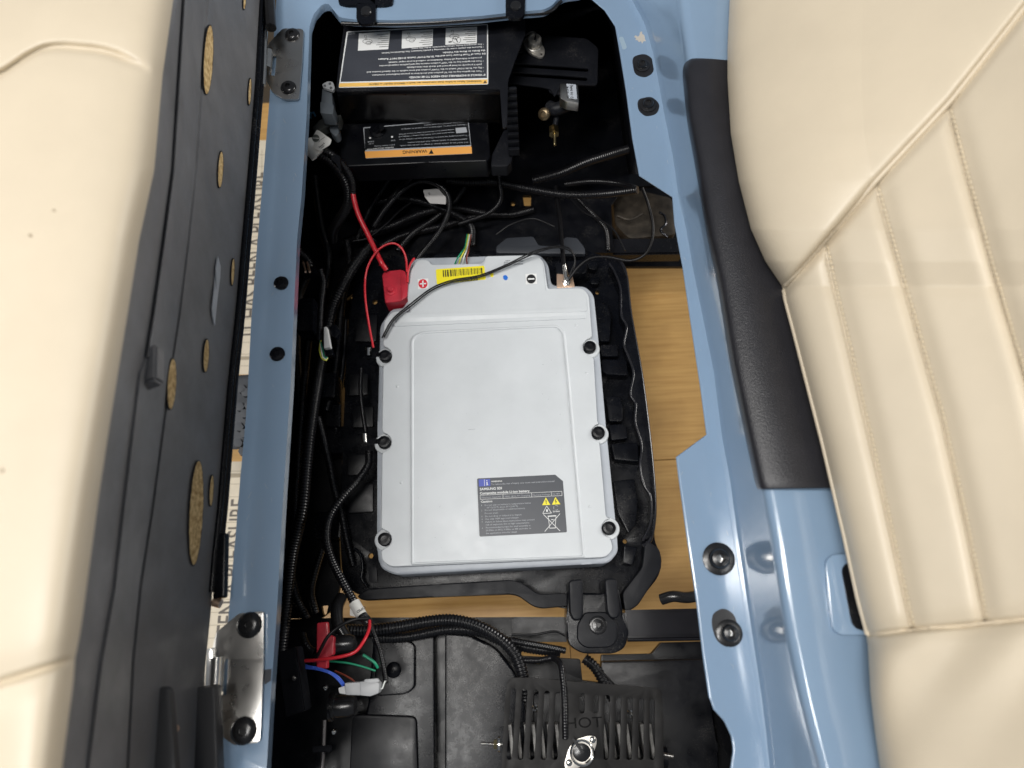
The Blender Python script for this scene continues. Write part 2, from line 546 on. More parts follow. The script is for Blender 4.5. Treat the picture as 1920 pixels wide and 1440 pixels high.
for k in range(18):
    y = random.uniform(400, 1280) if k % 3 else random.uniform(120, 320); x0 = inner(y) + 6; x1 = L1(y) - 14
    if x1 < x0 + 3: continue
    x = random.uniform(x0, x1); l = random.uniform(2, 10); a = random.uniform(-.8, .8) + 1.4
    if l * abs(math.cos(a)) > 8: continue
    sg.append(((x, y), (x + l * math.cos(a), y + l * math.sin(a)), random.uniform(.4, .8)))
lines('paint_scratch', sg, .0012, MATS['scratch_light'], cart)
# rivets on the front rail
for x, y in ((528, 532), (521, 665)):
    r = mpp(x, y, 0)
    lathe('rivet', [(.0001, .000), (.011 * 1, -.002), (.0115, .0035), (.010, .0055), (.005, .006), (.0045, .004), (.0001, .004)], BLACKS, P(x, y, -.004), parent=cart, n=20)
# black smudge mark on front rail by the lower hinge
flat('scuff_mark', [(494, 1256), (509, 1254), (508, 1276), (496, 1284)], -.0022, mat('scuff_ink', (.03, .035, .045), .4), cart, .0002)
# bolts on the rear rail
HB = [(.0001, 0), (.0165, 0), (.0168, .0018), (.0150, .0025), (.0108, .0028), (.0104, .007), (.0085, .0098), (.0048, .0106), (.0044, .0072), (.0001, .0072)]
for hole, cx, cy, k in (([(1184, 106, 12), (1210, 100, 14), (1226, 112, 12), (1226, 136, 12), (1210, 146, 14), (1190, 140, 12)], 1204, 123, .80),
                        ([(1195, 186, 14), (1222, 180, 16), (1238, 196, 14), (1232, 214, 14), (1210, 219, 14), (1196, 206, 12)], 1215, 197, .85),
                        (None, 1347, 1048, 1.28),
                        ([(1336, 1150, 14), (1356, 1139, 16), (1376, 1150, 16), (1388, 1186, 16), (1384, 1208, 12), (1362, 1215, 16), (1342, 1200, 14), (1334, 1170, 14)], 1367, 1187, 1.0)):
    if hole:
        plate('slot_hole', rnd(hole, 12, 5), .0016, .001, INK, cart)
        rr_ = [(h[0] + (h[0] - cx) * .10, h[1] + (h[1] - cy) * .06) + tuple(h[2:]) for h in hole]
    sc = tuple((r * k if r > .001 else r, z * k) for r, z in HB)
    bo = lathe('bolt', list(sc), RUBB, P(cx, cy, .0024), parent=cart, n=28)
    lathe('socket', [(.0001, .0002), (.0040 * k, .0002), (.0044 * k, .0012), (.0030 * k, .0014), (.0028 * k, .0006), (.0001, .0006)], CHROME if k > .9 else DCHR, P(cx, cy, .0024 + .0072 * k), parent=bo, n=6).matrix_parent_inverse = bo.matrix_basis.inverted()
# black clips holding the decal cover to the top rim
clipg = 'black clips on the top rim'
for i, (x, y, lb) in enumerate(((687, 24, 'left black push clip on the top rim above the warning decal'), (967, 14, 'right black push clip on the top rim near the plastic cover corner'))):
    t = thing('push_clip', lb, 'clip', P(x, y, 0), clipg)
    plate('strap', rnd([(x - 19, y - 34), (x + 18, y - 34), (x + 17, y + 12), (x + 10, y + 20), (x - 10, y + 21), (x - 19, y + 12)], 4), .004, .006, BLACKS, t, bevel=.001)
    lathe('button', [(.0001, .0), (.0105, 0), (.0105, .002), (.009, .004), (.005, .0048), (.0001, .0042)], RUBB, P(x, y - 2, .004), parent=t)
t = tag(plate('rubber_strap', rnd([(632, -60), (742, -60), (736, 6), (722, 9), (650, 9), (634, 5)], 5), .004, .006, BLACKS, None, bevel=.0015), 'black rubber strip lying across the top edge of the blue rim', 'strap')
# gap moulding under top rim
tag(tube('edge_seal', [(640, 44, -.012), (700, 45, -.012), (800, 43, -.012), (900, 36, -.012), (980, 27, -.012), (1030, 22, -.012), (1052, 2, -.012)], .0035, RUBB), 'black edge seal running under the top blue rim', 'seal')

# grained pad on the rear rail
rows = []
ylist = [113, 116, 120, 128] + list(range(140, 905, 12)) + [908, 913, 916]
for y in ylist:
    e = 0.0
    if y < 140:
        e = 1 - math.sqrt(max(0, 1 - ((140 - y) / 27.0) ** 2))
    if y > 905:
        e = (y - 905) / 14
    c = smoothed(L2, y, 20) - 4 + e * (16 if y < 200 else 3)
    wd = 70 + 55 * (y - 113) / 800
    lift = 1 - e * .5
    S = [(c - 5, .088), (c - 3, .104), (c + 2, .115 + .003 * lift), (c + 8, .119 + .004 * lift), (c + wd * .35, .123 + .005 * lift), (c + wd * .65, .124 + .004 * lift), (c + wd, .121), (c + wd * 1.5, .110)]
    rows.append([P(x, y, z) for x, z in S])
pd = loft('grip_pad', rows, PAD, None, thick=.004)
tag(pd, 'long black grained pad on the blue rear rail beside the cream seat back', 'pad')
sb = pd.modifiers.new('sub', 'SUBSURF'); sb.levels = sb.render_levels = 2

# ================================================================== HINGES
def hinge(lbl, outline, slot, knuckle, bolts, z, xs=1.0):
    t = thing('steel_hinge', lbl, 'hinge', P(*outline[0][:2], z), 'steel hinges of the raised seat')
    plate('hinge_plate', rnd(outline, 6, 4), z, .0035, STEEL, t, bevel=.0008, holes=[slot])
    a, b, r = knuckle
    kn = tube('knuckle', [(*a, z + .004), (*b, z + .004)], r, CHROME, t, seg=16)
    for x, y, s in bolts:
        lathe('bolt', [(.0001, 0), (.0165 * s, 0), (.0165 * s, .002), (.0145 * s, .0045), (.010 * s, .0066), (.0055 * s, .0068), (.005 * s, .0035), (.0001, .0035)], RUBB, P(x, y, z), parent=t, n=24)
    return t


h1 = hinge('upper zinc hinge with two black bolts on the blue front rail', [(530, 53), (569, 54), (566, 120), (560, 186), (532, 186), (512, 174), (498, 150), (497, 100), (503, 82)],
           rnd([(509, 104), (519, 104), (515, 142), (504, 140)], 2, 2), ((504, 97), (501, 130), .0105 * .8), [(548, 66, .82), (541, 165, .82)], .004)
tube('leaf', [(498, 60, .02), (496, 120, .02), (494, 160, .02)], .004, CHROME, h1)
h2 = hinge('lower zinc hinge, larger in view, with two black bolts on the blue front rail', [(448, 1150), (494, 1146), (494, 1240), (487, 1392, 8), (440, 1398), (417, 1382), (398, 1330), (396, 1225), (405, 1186)],
           rnd([(412, 1238), (428, 1235), (424, 1304), (408, 1303)], 2, 2), ((408, 1232), (404, 1298), .0085), [(468, 1172, 1), (457, 1370, 1)], .004)
plate('leaf', rnd([(388, 1216), (402, 1214), (399, 1292), (384, 1290)], 3), .006, .003, CHROME, h2, bevel=.0006)

# ================================================================== SEAT CUSHION (raised, left)
seat = thing('seat_cushion', 'cream vinyl seat cushion tipped up on its hinges at the left edge', 'seat cushion', P(470, 700, .02))
cb = itp([(335, -90), (326, 0), (306, 140), (290, 320), (262, 450), (240, 590), (222, 700), (206, 800), (186, 930), (170, 1050), (145, 1235), (130, 1340), (117, 1440), (105, 1520)])
bl = itp([(398, -90), (388, 0), (376, 170), (366, 320), (352, 450), (335, 590), (318, 700), (305, 800), (285, 950), (262, 1100), (248, 1240), (238, 1440), (232, 1520)])
br = itp([(498, -90), (490, 0), (482, 150), (470, 300), (457, 450), (445, 590), (431, 720), (420, 850), (412, 950), (401, 1050), (393, 1150), (383, 1250), (376, 1440), (372, 1520)])
HC = .355
seamT = itp([(0, 0)])


def top_seam(px):
    f = lambda v: float(np.interp(v, [-120, 0, 60, 100, 200, 285, 330], [190, 142, 98, 86, 95, 132, 160]))
    return sum(f(px + d) for d in range(-28, 29, 7)) / 9


def bot_seam(px):
    return float(np.interp(px, [-120, 0, 150], [1310, 1280, 1233]))


rows = []
ysr = list(range(-90, 1525, 3))
for y in ysr:
    c = cb(y); row = []
    for k in range(90):
        u = k / 89.0
        px = c - u ** 1.15 * (c + 130)
        # rolls over at the edge, then bulges towards the viewer
        z = HC + .055 * (1 - math.exp(-u * 7)) - .018 * u
        z += .006 * math.sin(y * .006 + 1.0) * u
        for s, sg in ((top_seam(px), 8.0), (bot_seam(px), 7.0)):
            dd = abs(y - s)
            fade = 1 if s > 600 else min(1, max(0, (285 - px) / 60.))
            z -= .007 * math.exp(-(dd / sg) ** 2) * min(1, u * 8) * fade
            z -= .004 * math.exp(-(dd / 40.) ** 2) * fade
        row.append(P(px, y, z))
    row.insert(0, P(c + 3, y, HC - .02))
    row.insert(0, P(c + 2, y, HC - .06))
    rows.append(row)
loft('cushion_cover', rows, CREAM, seat)
# seat base, lofted from the hinge side up to the cushion
rows = []
ysb = sorted(set(list(range(-90, 1521, 10)) + [668, 672, 676, 690]))
ridge0 = itp([(350, -90), (345, 0), (325, 320), (308, 450), (288, 590), (275, 668), (262, 700), (250, 800), (232, 950), (215, 1100), (190, 1240), (165, 1440), (160, 1520)])
for y in ysb:
    c, l, r = cb(y), bl(y), br(y); g = ridge0(y)
    hi = .007 if y < 670 else .002
    q = lambda px: .03 + (HC - .03) * (r - px) / (r - c)
    S = [(r + 2, .015), (r, .03), (r - 8, q(r - 8)), ((r + l) / 2, q((r + l) / 2)), (l + 4, q(l + 4)), (l, q(l) - .006), (l - 6, q(l - 6) + .010), (g + 16, q(g + 16) + .012),
         (g + 12, q(g + 12) + .012 + hi), (g + 2, q(g + 2) + .012 + hi), (g - 3, q(g - 3) + .006), ((g + c) / 2, q((g + c) / 2) + .004), (c + 6, HC - .004), (c - 4, HC + .004)]
    rows.append([P(x, y, z) for x, z in S])
loft('base_board', rows, BOARD, seat, sharp=28)


def bz(px, y):
    c, r = cb(y), br(y)
    return .03 + (HC - .03) * (r - px) / (r - c)


def ovalpts(x, y, hw, hh, lean, n=28, lift=.0035, jag=0.):
    out = []
    for k in range(n):
        a = 2 * math.pi * k / n
        dx, dy = hw * math.cos(a), hh * math.sin(a)
        j = 1 + random.uniform(-jag, jag)
        px, py = x + dx * j - lean * dy, y + dy
        out.append(P(px, py, bz(px, py) + lift))
    return out


def poly3(name, pts, mt, parent):
    c = sum(pts, Vector()) / len(pts)
    vs = [c] + pts
    o = mesh(name, vs, [(0, i, i % len(pts) + 1) for i in range(1, len(pts) + 1)], mt, parent, smooth=False)
    s = o.modifiers.new('s', 'SOLIDIFY'); s.thickness = .0015; s.offset = -1
    return o


for x, y, hw, hh in ((389, 112, 8, 64), (412, 318, 4.2, 33), (320, 720, 7.5, 47), (385, 667, 4.5, 30), (366, 962, 12, 97), (395, 920, 3, 28), (467, 172, 2.2, 24), (435, 510, 2.4, 24), (457, 5, 1.8, 12)):
    poly3('hole_edge_shade', ovalpts(x, y, hw + 1.0, hh + 2.2, .05, lift=.0030), INK, seat)  # black oval painted as shadow round the hole, to suggest depth
    poly3('board_hole', ovalpts(x, y, hw, hh, .05, n=64, lift=.0036, jag=.05), OSB, seat)
tape = [(407, 481), (412, 500), (411, 520), (406, 560), (404, 580), (401, 610), (397, 590), (396, 578), (400, 545), (404, 520), (403, 505)]
poly3('tape_scrap', [P(x, y, bz(x, y) + .0045) for x, y in tape], mat('grey_tape', (.42, .44, .48), .35, bump=.3, bscale=200, var=.1), seat)
for x, y, r in ((56, 441, 4), (100, 394, 3), (3, 882, 5)):
    uu = (cb(y) - x) / (cb(y) + 130.); uu = uu ** (1 / 1.15)
    zz = HC + .055 * (1 - math.exp(-uu * 7)) - .018 * uu + .006 * math.sin(y * .006 + 1.0) * uu
    plate('dirt_mark', circ(x, y, r, 10), zz + .0006, .0003, mat('vinyl_mark', (.42, .35, .25), .6), seat)
# block end of the upper ridge
box3('ridge_block', P(283, 690, bz(283, 690) + .018), (.012, .002, .004), (.002, -.02, 0), (0, 0, .010), BOARD, seat, bevel=.003)
# trim of the base along the hinge side and the lower mouldings
lo = [(y, br(y)) for y in range(-90, 1130, 30)]
tube('base_trim', [(x + 5, y, .02) for y, x in lo], .0075, BLACKS, seat, seg=12)
tube('base_trim', [(x + 1, y, .034) for y, x in lo], .004, BLACKS, seat, seg=10)
plate('trim_end', rnd([(404, 1000), (423, 998), (420, 1120), (398, 1124)], 5), .034, .012, BLACKS, seat, bevel=.003)
tube('trim_pin', [(400, 1128, .02), (414, 1132, .02)], .006, COPPER, seat)
tube('frame_tube', [(502, -60, .03), (505, 0, .03), (508, 52, .03)], .0095, RUBB, seat, seg=12)
plate('lower_moulding', rnd([(355, 1290), (402, 1286), (410, 1520), (345, 1520)], 5), .045, .02, MATS['soft_black'] if 'soft_black' in MATS else mat('soft_black', (.05, .05, .053), .5), seat, bevel=.004)
plate('lower_moulding', rnd([(262, 1290), (318, 1288), (335, 1520), (255, 1520)], 14), .140, .010, mat('soft_black', (.05, .05, .053), .5), seat, bevel=.006)
tube('wire_rod', [(215, 1090, .20), (205, 1180, .20), (193, 1270, .20)], .0035, mat('dull_brass', (.42, .38, .26), .4, metal=.5), seat)
lathe('rivet', [(.0001, 0), (.004, 0), (.003, .002), (.0001, .002)], COPPER, P(330, 1366, bz(330, 1366) + .01), parent=seat)

# ================================================================== SEAT BACK (right)
sbk = thing('backrest_cushion', 'cream vinyl seat back with stitched channels and a diagonal piped seam at right', 'seat back', P(1600, 800, .15))
le = itp([(1378, -90), (1368, 0), (1364, 90), (1364, 150), (1370, 250), (1385, 340), (1408, 430), (1435, 490), (1466, 536), (1470, 560), (1486, 620), (1540, 830), (1580, 1000), (1606, 1120), (1622, 1180), (1627, 1210), (1632, 1300), (1640, 1370), (1650, 1440), (1662, 1520)])
diag = lambda px: float(np.interp(px, [1400, 1470, 1545, 1640, 1780, 1920, 2150], [610, 538, 452, 342, 192, 15, -260]))
ch = [itp([(1545, 452), (1562, 530), (1590, 645), (1650, 905), (1711, 1182)]),
      itp([(1641, 342), (1665, 430), (1705, 570), (1768, 790), (1815, 1000), (1848, 1168)]),
      itp([(1776, 195), (1812, 330), (1862, 510), (1925, 720), (2020, 1130)]),
      itp([(1930, 5), (1990, 200), (2100, 560)])]
cht = [452, 342, 195, 5]
bseam = lambda px: float(np.interp(px, [1600, 1625, 1711, 1848, 2000, 2150], [1193, 1190, 1182, 1168, 1156, 1146]))


def sbz(px, y):
    c = le(y)
    u = max(0., px - c)
    z = .135 + .030 * (1 - math.exp(-u / 16.)) + u * .00042
    dg = diag(px)
    bs = bseam(px)
    def groove(d, w_, dep):
        return -dep * math.exp(-(d / w_) ** 2)
    # distance to the diagonal
    ddg = (y - dg) * .68
    z += groove(ddg - 4, 9, .009)
    z += .012 * (1 - math.exp(-abs(ddg) / 60.)) * (1 if y < dg else .3)
    if y < dg:
        z += .010 * math.sin(min(1, max(0, (px - c) / 250.)) * math.pi)
    if dg < y < bs:
        for f, t0 in zip(ch, cht):
            if y > t0 - 20:
                d = px - f(y)
                side = 9 if d > 0 else 6
                jag = 1 + .30 * math.sin(y * .62)
                fd = min(1., max(0., (y - dg) / 45.)) ** .5
                z += fd * groove(d, (4.2 if d > 0 else 3.2) * jag, .0050)
                z += fd * groove(d, 26 if d > 0 else 16, .0062)
        # puff between seams
    z += groove(y - bs, 5, .007) if px > c + 4 else 0
    z += groove(y - bs, 22, .005)
    # folds under the bottom seam
    if y > bs:
        z += .004 * math.sin((px * .6 + (y - bs) * .5) * .05) * math.exp(-(y - bs) / 120.) + .004 * math.exp(-(((px - 1640) / 60.) ** 2)) * math.sin((y - bs) * .02)
    return z


rows = []
for y in range(-90, 1522, 3):
    c = le(y)
    row = [P(c + 26, y, .055), P(c + 8, y, .09), P(c + 1.5, y, .118), P(c, y, .128)]
    n = 230
    for k in range(n):
        px = c + (2140 - c) * (k / (n - 1.)) ** 1.08 + .2
        row.append(P(px, y, sbz(px, y)))
    rows.append(row)
loft('back_cover', rows, CREAM, sbk, thick=0)


def on(px, y, l=.001):
    return P(px, y, sbz(px, y) + l)


pip = [on(px, diag(px), .0005) for px in range(1474, 2120, 12)]
tube3('piping', pip, .0034, CREAM, sbk, seg=10)
pip = [on(le(y) + 3, y, -.002) for y in range(545, 1190, 14)]
tube3('piping', pip, .0032, CREAM, sbk, seg=10)
tube3('piping', [on(px, bseam(px), -.001) for px in range(1632, 2100, 12)], .0016, CREAM, sbk, seg=8)
for f, t0, t1 in ((ch[0], 460, 1178), (ch[1], 352, 1164), (ch[2], 205, 1000)):
    vs, fs = [], []
    y = t0
    while y < t1:
        px = f(y) + 4.5; px2 = f(y + 8) + 4.5
        if px2 > 2000: break
        a, b = on(px, y, .0012), on(px2, y + 7, .0012)
        d = (b - a).normalized(); sd = d.cross(Vector((-.5, 0, 1))).normalized() * .0007; up = Vector((-.3, 0, .7)) * .0012
        i0 = len(vs)
        vs += [a - sd * 1.3, a + sd * 1.3, b + sd * 1.3, b - sd * 1.3, (a + b) / 2 + up - sd * .3, (a + b) / 2 + up + sd * .3]
        fs += [(i0, i0 + 1, i0 + 5, i0 + 4), (i0 + 4, i0 + 5, i0 + 2, i0 + 3), (i0, i0 + 4, i0 + 3), (i0 + 1, i0 + 2, i0 + 5)]
        y += 9.5
    o = mesh('stitching', vs, fs, CREAMD, sbk, smooth=False)
    o['kind'] = 'stuff'
# second cream cushion edge just showing at the top
tag(tube('head_cushion', [(1340, -140, .10), (1372, -40, .10), (1372, 34, .095)], .020, CREAM, None, seg=18), 'narrow cream cushion edge at the top beside the blue rail', 'cushion')

# ================================================================== BLACK TUB
tub = thing('battery_bay', 'black plastic liner walls and shelves of the bay under the blue rim', 'bay liner', P(800, 400, -.4))


def curtain(name, pts, z0, z1, mt, parent, zp=0.0, th=.004):
    top = [P(x, y, zp) for x, y in pts]
    rows = [[Vector((p.x, p.y, z0)) for p in top], [Vector((p.x, p.y, z1)) for p in top]]
    return loft(name, rows, mt, parent, thick=th)


wl = [(606, -60), (598, 10), (574, 50), (572, 215), (553, 450), (526, 950), (504, 1300), (492, 1540)]
loft('side_wall', [[P(x - 3, y, -.02) for x, y in wl], [P(x - 9, y, -.47) for x, y in wl]], BLACK, tub, thick=.004)
wl = [(600, 6), (616, 4), (640, 26), (700, 32), (800, 30), (900, 24), (1000, 14), (1045, -8), (1100, -10), (1138, 18)]
loft('end_wall', [[P(x, y, -.03) for x, y in wl], [P(x, y - 16, -.47) for x, y in wl]], BLACK, tub, thick=.004)
wl = [(1138, 18), (1158, 50), (1166, 90), (1180, 170), (1192, 260), (1203, 326)]
loft('side_wall', [[P(x, y, -.03) for x, y in wl], [P(x - 22, y, -.45) for x, y in wl]], BLACK, tub, thick=.004)
wl = [(1332, 1306), (1345, 1330), (1364, 1350), (1378, 1382), (1380, 1405), (1372, 1540)]
loft('side_wall', [[P(x, y, -.03) for x, y in wl], [P(x + 12, y - 4, -.45) for x, y in wl]], BLACK, tub, thick=.004)
plate('shelf', [(590, -120), (1245, -120), (1262, 200), (1262, 345), (1168, 352), (1146, 384), (1150, 474), (1000, 474), (940, 474), (700, 520), (650, 560), (536, 560), (552, 440), (566, 200)], -.43, .01, BLACK, tub, holes=[circ(962, 382, 4.2, 12), [(980, 366), (996, 366), (995, 386), (983, 386)]])
plate('side_shelf', rnd([(534, 560), (660, 556), (648, 700), (636, 1000), (640, 1090), (628, 1140), (602, 1160), (498, 1160), (512, 950)], 4), -.47, .01, BLACK, tub, holes=[rnd([(603, 1136), (616, 1135), (612, 1152), (606, 1153)], 2, 2)])
plate('floor_pan', rnd([(497, 1162), (640, 1158), (972, 1157, 10), (978, 1230), (1088, 1236), (1092, 1276), (1124, 1280), (1128, 1228), (1222, 1226), (1240, 1205), (1420, 1200), (1460, 1540), (478, 1540)], 3), -.44, .02, BLACK, tub,
      holes=[circ(708, 1418, 4.5, 12), circ(774, 1399, 3, 12)], bevel=.002)
# raised stepped blocks on the left
for (x0, y0, x1, y1, z) in ((612, 720, 640, 800, -.40), (604, 800, 660, 850, -.41), (556, 560, 590, 620, -.30), (600, 700, 630, 745, -.35), (640, 870, 700, 950, -.44), (590, 960, 640, 1010, -.42)):
    plate('step', rnd([(x0, y0), (x1, y0 - 2), (x1 - 2, y1), (x0 - 3, y1)], 4), z, .05, BLACKS, tub, bevel=.003)
# light edged slots in the left wall under the rail
for y0, y1, x in ((325, 375, 563), (402, 440, 559), (757, 840, 543), (870, 935, 537)):
    tube('slot_edge', [(x, y0, -.045), (x - 1, (y0 + y1) / 2, -.045), (x - 2, y1, -.045)], .0012, GREYB, tub, seg=6)
# pocket in the right edge of the front shelf: little wall tabs seen catching light
for pts, z in (([(930, 462), (950, 446), (1000, 443), (1010, 460), (1045, 462), (1060, 444), (1082, 446), (1096, 464), (1098, 476), (930, 474)], -.36),):
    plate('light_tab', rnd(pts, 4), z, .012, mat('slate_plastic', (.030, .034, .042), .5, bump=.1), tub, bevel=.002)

# dusty suspension part and frame at upper right
t = thing('axle_part', 'dusty brown metal suspension part below the rear rail notch', 'suspension part', P(1200, 420, -.5))
plate('casting', rnd([(1148, 372), (1175, 350), (1262, 370), (1268, 440), (1180, 448), (1152, 420)], 10), -.50, .05, DUSTY, t, bevel=.008)
plate('back_plate', [(1130, 350), (1300, 350), (1300, 500), (1130, 500)], -.56, .01, BLACK, t)
tube('spring_ring', [(1236, 398, -.49), (1246, 405, -.488), (1248, 420, -.488), (1238, 432, -.49), (1252, 444, -.49)], .003, DCHR, t)
tube('rod', [(1158, 405, -.47), (1180, 412, -.47), (1205, 400, -.47)], .004, DUSTY, t)
t = tag(box3('frame_beam', P(1205, 469, -.50), (.09, -.004, 0), (0, .022, 0), (0, 0, .02), STEELB, None, bevel=.004), 'black steel cross beam at the upper end of the battery tray', 'beam')
t = thing('frame_beam', 'black glossy square steel beam right of the lower tray bracket', 'beam', P(1245, 1168, -.40))
A, B = P(1170, 1170, -.36), P(1370, 1166, -.36)
dx = (B - A) / 2
box3('beam', (A + B) / 2 - Vector((0, 0, .02)), dx, (0, .024, 0), (0, 0, .022), BEAM, t, bevel=.005, seg=4)
A2, B2 = P(1176, 1199, -.385), P(1370, 1196, -.385)
tube3('lower_flange', [A2, (A2 + B2) / 2, B2], .004, BEAM, t, seg=12)
t = tag(tube('beam_hook', [(1240, 1124, -.36), (1262, 1118, -.35), (1290, 1120, -.35), (1330, 1112, -.36)], .010, RUBB, None, seg=14), 'glossy black rubber loop above the square steel beam', 'loop')
t = tag(box3('cross_member', P(1020, 1180, -.42), (.06, -.003, 0), (0, .022, 0), (0, 0, .015), BLACK, None, bevel=.004), 'black steel cross member left of the lower tray bracket', 'beam')

# ================================================================== BATTERY TRAY
tray = thing('battery_tray', 'black moulded tray with ribbed pockets around the grey battery', 'tray', P(940, 800, -.41))
TZ = -.405
to = [(668, 486), (760, 476), (930, 470), (1100, 470), (1160, 488), (1176, 520), (1184, 590), (1206, 710), (1224, 850), (1232, 950), (1226, 1012), (1242, 1046), (1236, 1080), (1188, 1140), (1120, 1150), (1040, 1138), (1005, 1122), (985, 1104), (960, 1100), (820, 1106), (700, 1118), (664, 1114), (642, 1080), (638, 1010), (642, 850), (650, 650)]
plate('pan', rnd(to, 14, 4), TZ, .012, BLACKS, tray, bevel=.002, holes=[circ(703, 566, 4.6, 12), circ(695, 1042, 5, 12), circ(1172, 1015, 4.4, 12), circ(1120, 548, 4, 12)])
# outer rim wall
rim = [(1140, 482, TZ + .01), (1163, 492, TZ + .03), (1174, 520, TZ + .03), (1182, 590, TZ + .03), (1203, 710, TZ + .03), (1220, 850, TZ + .03), (1227, 950, TZ + .03), (1220, 1008, TZ + .03), (1206, 1024, TZ + .03)]
tube('rim_bead', rim, .0045, BEAM, tray, seg=8)
wav = [(1142, 494), (1151, 508), (1163, 540), (1165, 590), (1175, 612), (1170, 645), (1178, 668), (1188, 700), (1182, 738), (1192, 757), (1191, 790), (1203, 835), (1200, 876), (1208, 910), (1220, 932), (1220, 978), (1205, 1014)]
tube('wavy_rib', [(x, y, TZ + .040) for x, y in wav], .0026, BEAM, tray, seg=8)
outer = [(1205, 1014), (1222, 1006), (1228, 950), (1221, 850), (1204, 710), (1183, 590), (1175, 520), (1164, 496), (1148, 486)]
plate('side_wall', rnd(wav[:-1] + outer, 4, 3), TZ + .038, .038, BLACKS, tray, bevel=.003, seg=3)
for q in ([(1112, 560), (1138, 572), (1146, 590), (1143, 640), (1126, 640), (1112, 600)], [(1126, 646), (1158, 646), (1160, 668), (1128, 668)], [(1129, 673), (1175, 674), (1178, 704), (1140, 702), (1130, 697)],
          [(1136, 742), (1164, 743), (1168, 764), (1168, 790), (1142, 790)], [(1142, 796), (1174, 794), (1178, 822), (1146, 826)], [(1146, 832), (1196, 830), (1199, 866), (1152, 862)],
          [(1150, 902), (1190, 898), (1196, 940), (1192, 984), (1178, 1000), (1158, 960)], [(1170, 1022), (1196, 1026), (1186, 1060), (1168, 1056)]):
    plate('pocket', rnd(q, 4, 3), TZ + .030, .030, BLACKS, tray, bevel=.003, seg=3)
for q in ([(1102, 490), (1120, 492), (1119, 506), (1103, 504)], [(1106, 520), (1124, 520), (1123, 533), (1107, 532)]):
    plate('lug', rnd(q, 3, 2), TZ + .02, .02, BLACKS, tray, bevel=.002)
# raised outer ledges: bottom bar with chamfer, right corner block
bar = [(688, 1082), (960, 1084), (985, 1092), (1016, 1122), (1066, 1118), (1070, 1142), (1030, 1142), (1008, 1134), (980, 1112), (958, 1108), (690, 1118), (672, 1112)]
bar = [(690, 1104), (820, 1095), (958, 1087), (978, 1092), (1010, 1114), (1064, 1112), (1068, 1136), (1018, 1141), (1000, 1137), (972, 1117), (956, 1114), (820, 1119), (680, 1126), (668, 1118)]
plate('front_ledge', rnd(bar, 8, 4), TZ + .036, .036, GREYB, tray, bevel=.006, seg=3)
plate('corner_ledge', rnd([(1210, 1010), (1238, 1030), (1241, 1066), (1196, 1136), (1172, 1150), (1166, 1112), (1204, 1064)], 9, 4), TZ + .034, .034, GREYB, tray, bevel=.006, seg=3)
tube('curved_rib', [(664, 1028, TZ + .02), (676, 1040, TZ + .02), (680, 1062, TZ + .02), (678, 1084, TZ + .02), (688, 1100, TZ + .02)], .003, BLACKS, tray)
plate('drain_slot', rnd([(690, 1062), (706, 1062), (708, 1092), (692, 1092)], 3), TZ + .005, .004, GREYB, tray, bevel=.001)
# left side pockets
for q in ([(660, 760), (700, 760), (700, 800), (660, 802)], [(652, 700), (690, 700), (690, 740), (652, 742)], [(650, 850), (690, 850), (690, 890), (650, 892)], [(652, 905), (700, 905), (700, 960), (652, 962)], [(668, 590), (708, 588), (706, 640), (664, 640)]):
    plate('pocket', rnd(q, 4, 2), TZ + .008, .008, BLACK, tray, bevel=.002)

# mounting bracket at the lower right
br_ = thing('tray_bracket', 'black moulded two pronged clamp bolted over the lower tray edge', 'bracket', P(1120, 1160, -.36))
BZ = -.33
plate('bracket_body', rnd([(1064, 1104), (1094, 1112), (1134, 1112), (1160, 1100), (1168, 1150), (1180, 1186), (1172, 1216, 14), (1150, 1226), (1090, 1226, 14), (1064, 1208, 14), (1062, 1160)], 8, 4), BZ - .012, .07, BLACKS, br_, bevel=.006, seg=3)
for q in ([(1066, 1088), (1093, 1085), (1094, 1150), (1090, 1162), (1076, 1164), (1068, 1150)], [(1133, 1085), (1157, 1084), (1163, 1150), (1158, 1160), (1146, 1160), (1138, 1148)]):
    plate('prong', rnd(q, 8, 4), BZ + .012, .07, GREYB, br_, bevel=.005, seg=3)
plate('boss', rnd([(1082, 1172, 9), (1096, 1148, 6), (1136, 1147, 6), (1158, 1168, 8), (1158, 1200, 18), (1146, 1214, 10), (1098, 1216, 12), (1082, 1202, 10)], 8, 4), BZ - .003, .03, GREYB, br_, bevel=.004, seg=3)
lathe('bolt', [(.0001, 0), (.0155, 0), (.0158, .002), (.0145, .003), (.0105, .003), (.0100, .006), (.0045, .007), (.004, .002), (.0001, .002)], RUBB, P(1121, 1172, BZ - .003), parent=br_, n=24)

# ================================================================== BATTERY
bat = thing('battery', 'grey lithium battery pack with plus and minus marks in the middle of the bay', 'battery', P(930, 800, -.39))
BT = -.30
o_main = [(720, 600, 16), (736, 584, 6), (766, 583, 3), (763, 540, 2), (768, 505, 4), (780, 487, 9), (802, 487, 6), (809, 496, 4), (904, 494, 4), (911, 480, 5), (1008, 478, 12), (1020, 492, 6), (1027, 541, 4), (1092, 540, 8), (1104, 552, 8), (1110, 634)]


def notch(cx, cy, side, r=17):
    """half round bite into the lid round a bolt; side +1 for the right edge"""
    pts = []
    for k in range(9):
        a = math.radians(-78 + 156 * k / 8)
        pts.append((cx - side * (r * math.cos(a)) + side * 2, cy + r * math.sin(a)))
    return pts


